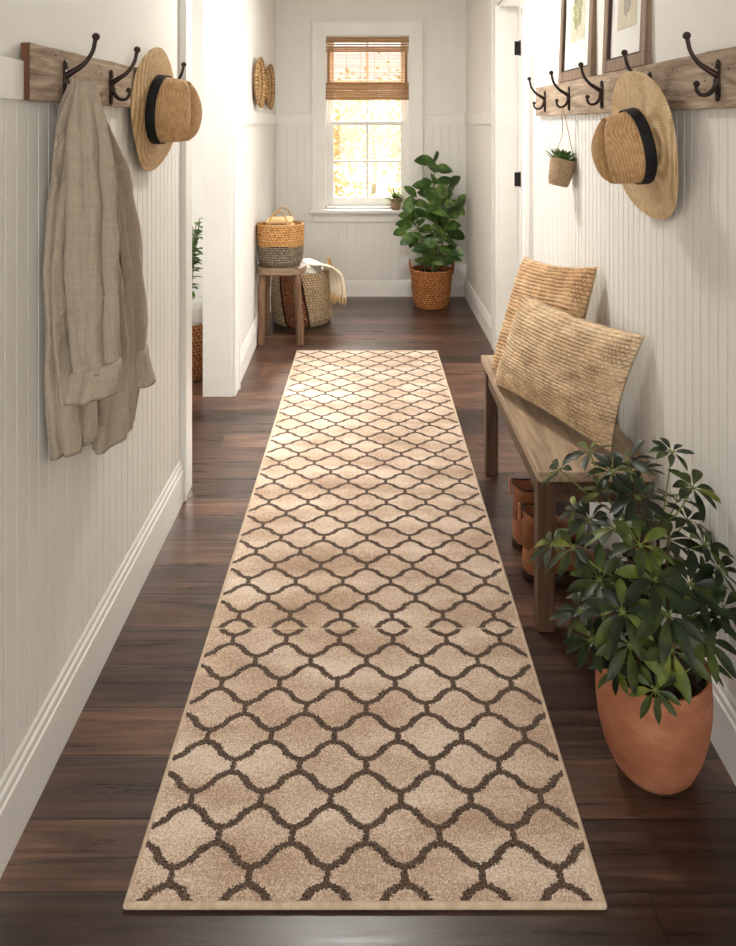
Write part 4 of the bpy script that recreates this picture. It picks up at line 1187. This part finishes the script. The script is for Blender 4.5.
for j, p in enumerate(path):
    row = []
    for i in range(nu+1):
        t = i/nu-.5; f = .010*math.sin(t*26+.5)*(.4+.6*j/len(path))
        row.append(bm.verts.new((p.x+f*.8+t*.13, p.y-t*.17-(.02 if j > 12 else 0)*0+f, p.z+f*.5+.006*noise.noise(Vector((t*8, j*.4, 1))))))
    g.append(row)
for j in range(len(path)-1):
    for i in range(nu): bm.faces.new((g[j][i], g[j][i+1], g[j+1][i+1], g[j+1][i]))
edge = [v.co.copy() for v in g[-1]]
o = link('draped_end', bm, M['cream'], tw, smooth=True); sm = o.modifiers.new('Solidify', 'SOLIDIFY'); sm.thickness = .008
bm = newbm(); rnd = random.Random(4)
for i, e in enumerate(edge):
    tube(bm, [e, e+Vector((rnd.uniform(-.006,.006), rnd.uniform(-.006,.006), -.03)), e+Vector((rnd.uniform(-.012,.012), rnd.uniform(-.012,.012), -.055-rnd.random()*.015))], [.0035,.003,.002], 5)
link('fringe', bm, M['tan_cloth'], tw, smooth=True)

# ------------------------------------------------------------------ woven wall discs
for (Y, lab) in ((4.90, 'nearer of two round woven trays hung on the far left wall'), (5.50, 'farther of two round woven trays hung on the far left wall, nearest the corner')):
    xw = XL-.0239*(Y-3.96)
    o = empty('woven_wall_tray', (xw, Y, 1.775)); o.rotation_euler = (0, PI/2, -.0239); tag(o, lab, 'wall basket')
    bm = newbm(); R_ = .168; pts = []
    for i in range(61):
        t = i/60; pts.append((R_*t+.0001, .012+.030*t**3+.0026*abs(math.sin(PI*i/3))))
    pts += [(R_+.004,.036), (R_,.030), (R_*.8,.014), (R_*.5,.003), (0,.003)]
    lathe(bm, [(0,.012)]+pts[1:], 64, (0,0,0), lambda th, i: (0, .0022*math.sin(th*30+(i//3)*1.9) if i < 60 else 0))
    link('woven_tray', bm, M['disc'], o, smooth=True)
    bm = newbm(); tube(bm, [((R_)*math.cos(a*2*PI/48), (R_)*math.sin(a*2*PI/48), .042) for a in range(49)], .008, 8); link('rim', bm, M['disc'], o, smooth=True)

# ------------------------------------------------------------------ garden beyond the window
bm = newbm(); box(bm, -14, 14, YB+.6, 26, -.5, -.4); struct(link('ground', bm, M['ground']))
def tree(x, y, h, r, mat, label, seed):
    t = empty('garden_tree', (x, y, -.4)); tag(t, label, 'tree')
    rnd = random.Random(seed); bm = newbm()
    tube(bm, smoothpts([(0,0,0), (.05,0,h*.3), (-.04,.05,h*.6), (0,0,h*.9)], 5), [.07-.003*i for i in range(16)], 8)
    for k in range(8):
        a = rnd.random()*6.28; z = h*rnd.uniform(.3,.7)
        tube(bm, [(0,0,z), (r*.5*math.cos(a), r*.5*math.sin(a), z+.3), (r*.85*math.cos(a), r*.85*math.sin(a), z+.5)], [.03,.018,.008], 6)
    link('trunk', bm, M['pale_bark'], t, smooth=True)
    bm = newbm()
    blobs = [(rnd.uniform(-r,r)*.8, rnd.uniform(-r,r)*.5, h*rnd.uniform(.30,1.0)) for _ in range(26)]
    for b in blobs:
        for i in range(70):
            v = Vector((rnd.gauss(0,1), rnd.gauss(0,1), rnd.gauss(0,1)))*.24
            leaf(bm, Vector(b)+v, (rnd.uniform(-1,1), rnd.uniform(-1,1), rnd.uniform(-1,.6)), (0,-.3,1), .13, .08, .1, .1, .9, 3)
    link('crown', bm, mat, t, smooth=True)
tree(-1.2, 11.5, 2.6, 1.1, M['leaf_y'], 'pale golden tree outside the window, left-hand side', 1)
tree(1.1, 14.9, 2.9, 1.1, M['leaf_y'], 'pale golden tree outside the window, right-hand side', 2)
tree(.15, 19.5, 2.8, 1.4, M['leaf_y2'], 'pale yellow-green tree outside, between and behind the golden ones', 3)

# ------------------------------------------------------------------ light
wd = bpy.data.worlds.new('World'); scene.world = wd; wd.use_nodes = True
bg = wd.node_tree.nodes['Background']; bg.inputs[0].default_value = (1.0, .965, .91, 1); bg.inputs[1].default_value = 1.25
def area(name, loc, target, sx, sy, watts, col):
    l = bpy.data.lights.new(name, 'AREA'); l.shape = 'RECTANGLE'; l.size = sx; l.size_y = sy; l.energy = watts; l.color = col
    o = bpy.data.objects.new(name, l); COL.objects.link(o); o.location = loc
    o.rotation_euler = (Vector(target)-Vector(loc)).to_track_quat('-Z', 'Y').to_euler()
    return o
sun = bpy.data.lights.new('sun', 'SUN'); sun.energy = 6.5; sun.angle = math.radians(12); sun.color = (1, .93, .84)
so = bpy.data.objects.new('sun', sun); COL.objects.link(so)
so.rotation_euler = Vector((-.16, -1, -.50)).to_track_quat('-Z', 'Y').to_euler()
area('daylight_end_window', (.2, 7.5, 3.3), (0, 4.0, .4), 2.2, 1.6, 380, (1, .97, .93))
area('fill_side_room', (-3.1, 3.55, 1.6), (0, 3.4, 1.0), 2.0, 1.9, 34, (1, 1, .99))  # added light for the side room, outside an invented window
area('fill_door_room', (3.0, 4.1, 1.5), (0, 4.1, 1.2), 1.0, 1.6, 60, (1, .98, .95))  # added light through the door opening; the unseen window is invented
area('fill_behind_camera', (0.04, -2.4, 1.3), (0, 3, 1.2), 1.25, 2.1, 36, (1, 1, .99))  # added interior fill, outside the invented opening behind the camera
lp = bpy.data.lights.new('overhead_fill', 'AREA'); lp.shape = 'DISK'; lp.size = .24; lp.energy = 26; lp.color = (1, .97, .92)  # added light above the frame, no fixture, for soft shadows by hat and planter
lo_ = bpy.data.objects.new('overhead_fill', lp); COL.objects.link(lo_); lo_.location = (-.12, 3.5, ZC-.08)

# ------------------------------------------------------------------ camera
cam = bpy.data.cameras.new('Camera'); co = bpy.data.objects.new('Camera', cam); COL.objects.link(co); scene.camera = co
co.location = (0, 0, CAMH); co.rotation_euler = (PI/2, 0, 0)
cam.sensor_fit = 'VERTICAL'; cam.sensor_height = 24; cam.lens = F/946*24
cam.shift_y = -(473-HY)/946; cam.clip_start = .02
vs = scene.view_settings; vs.view_transform = 'Standard'; vs.look = 'None'; vs.gamma = 1; vs.exposure = .55; vs.use_curve_mapping = False
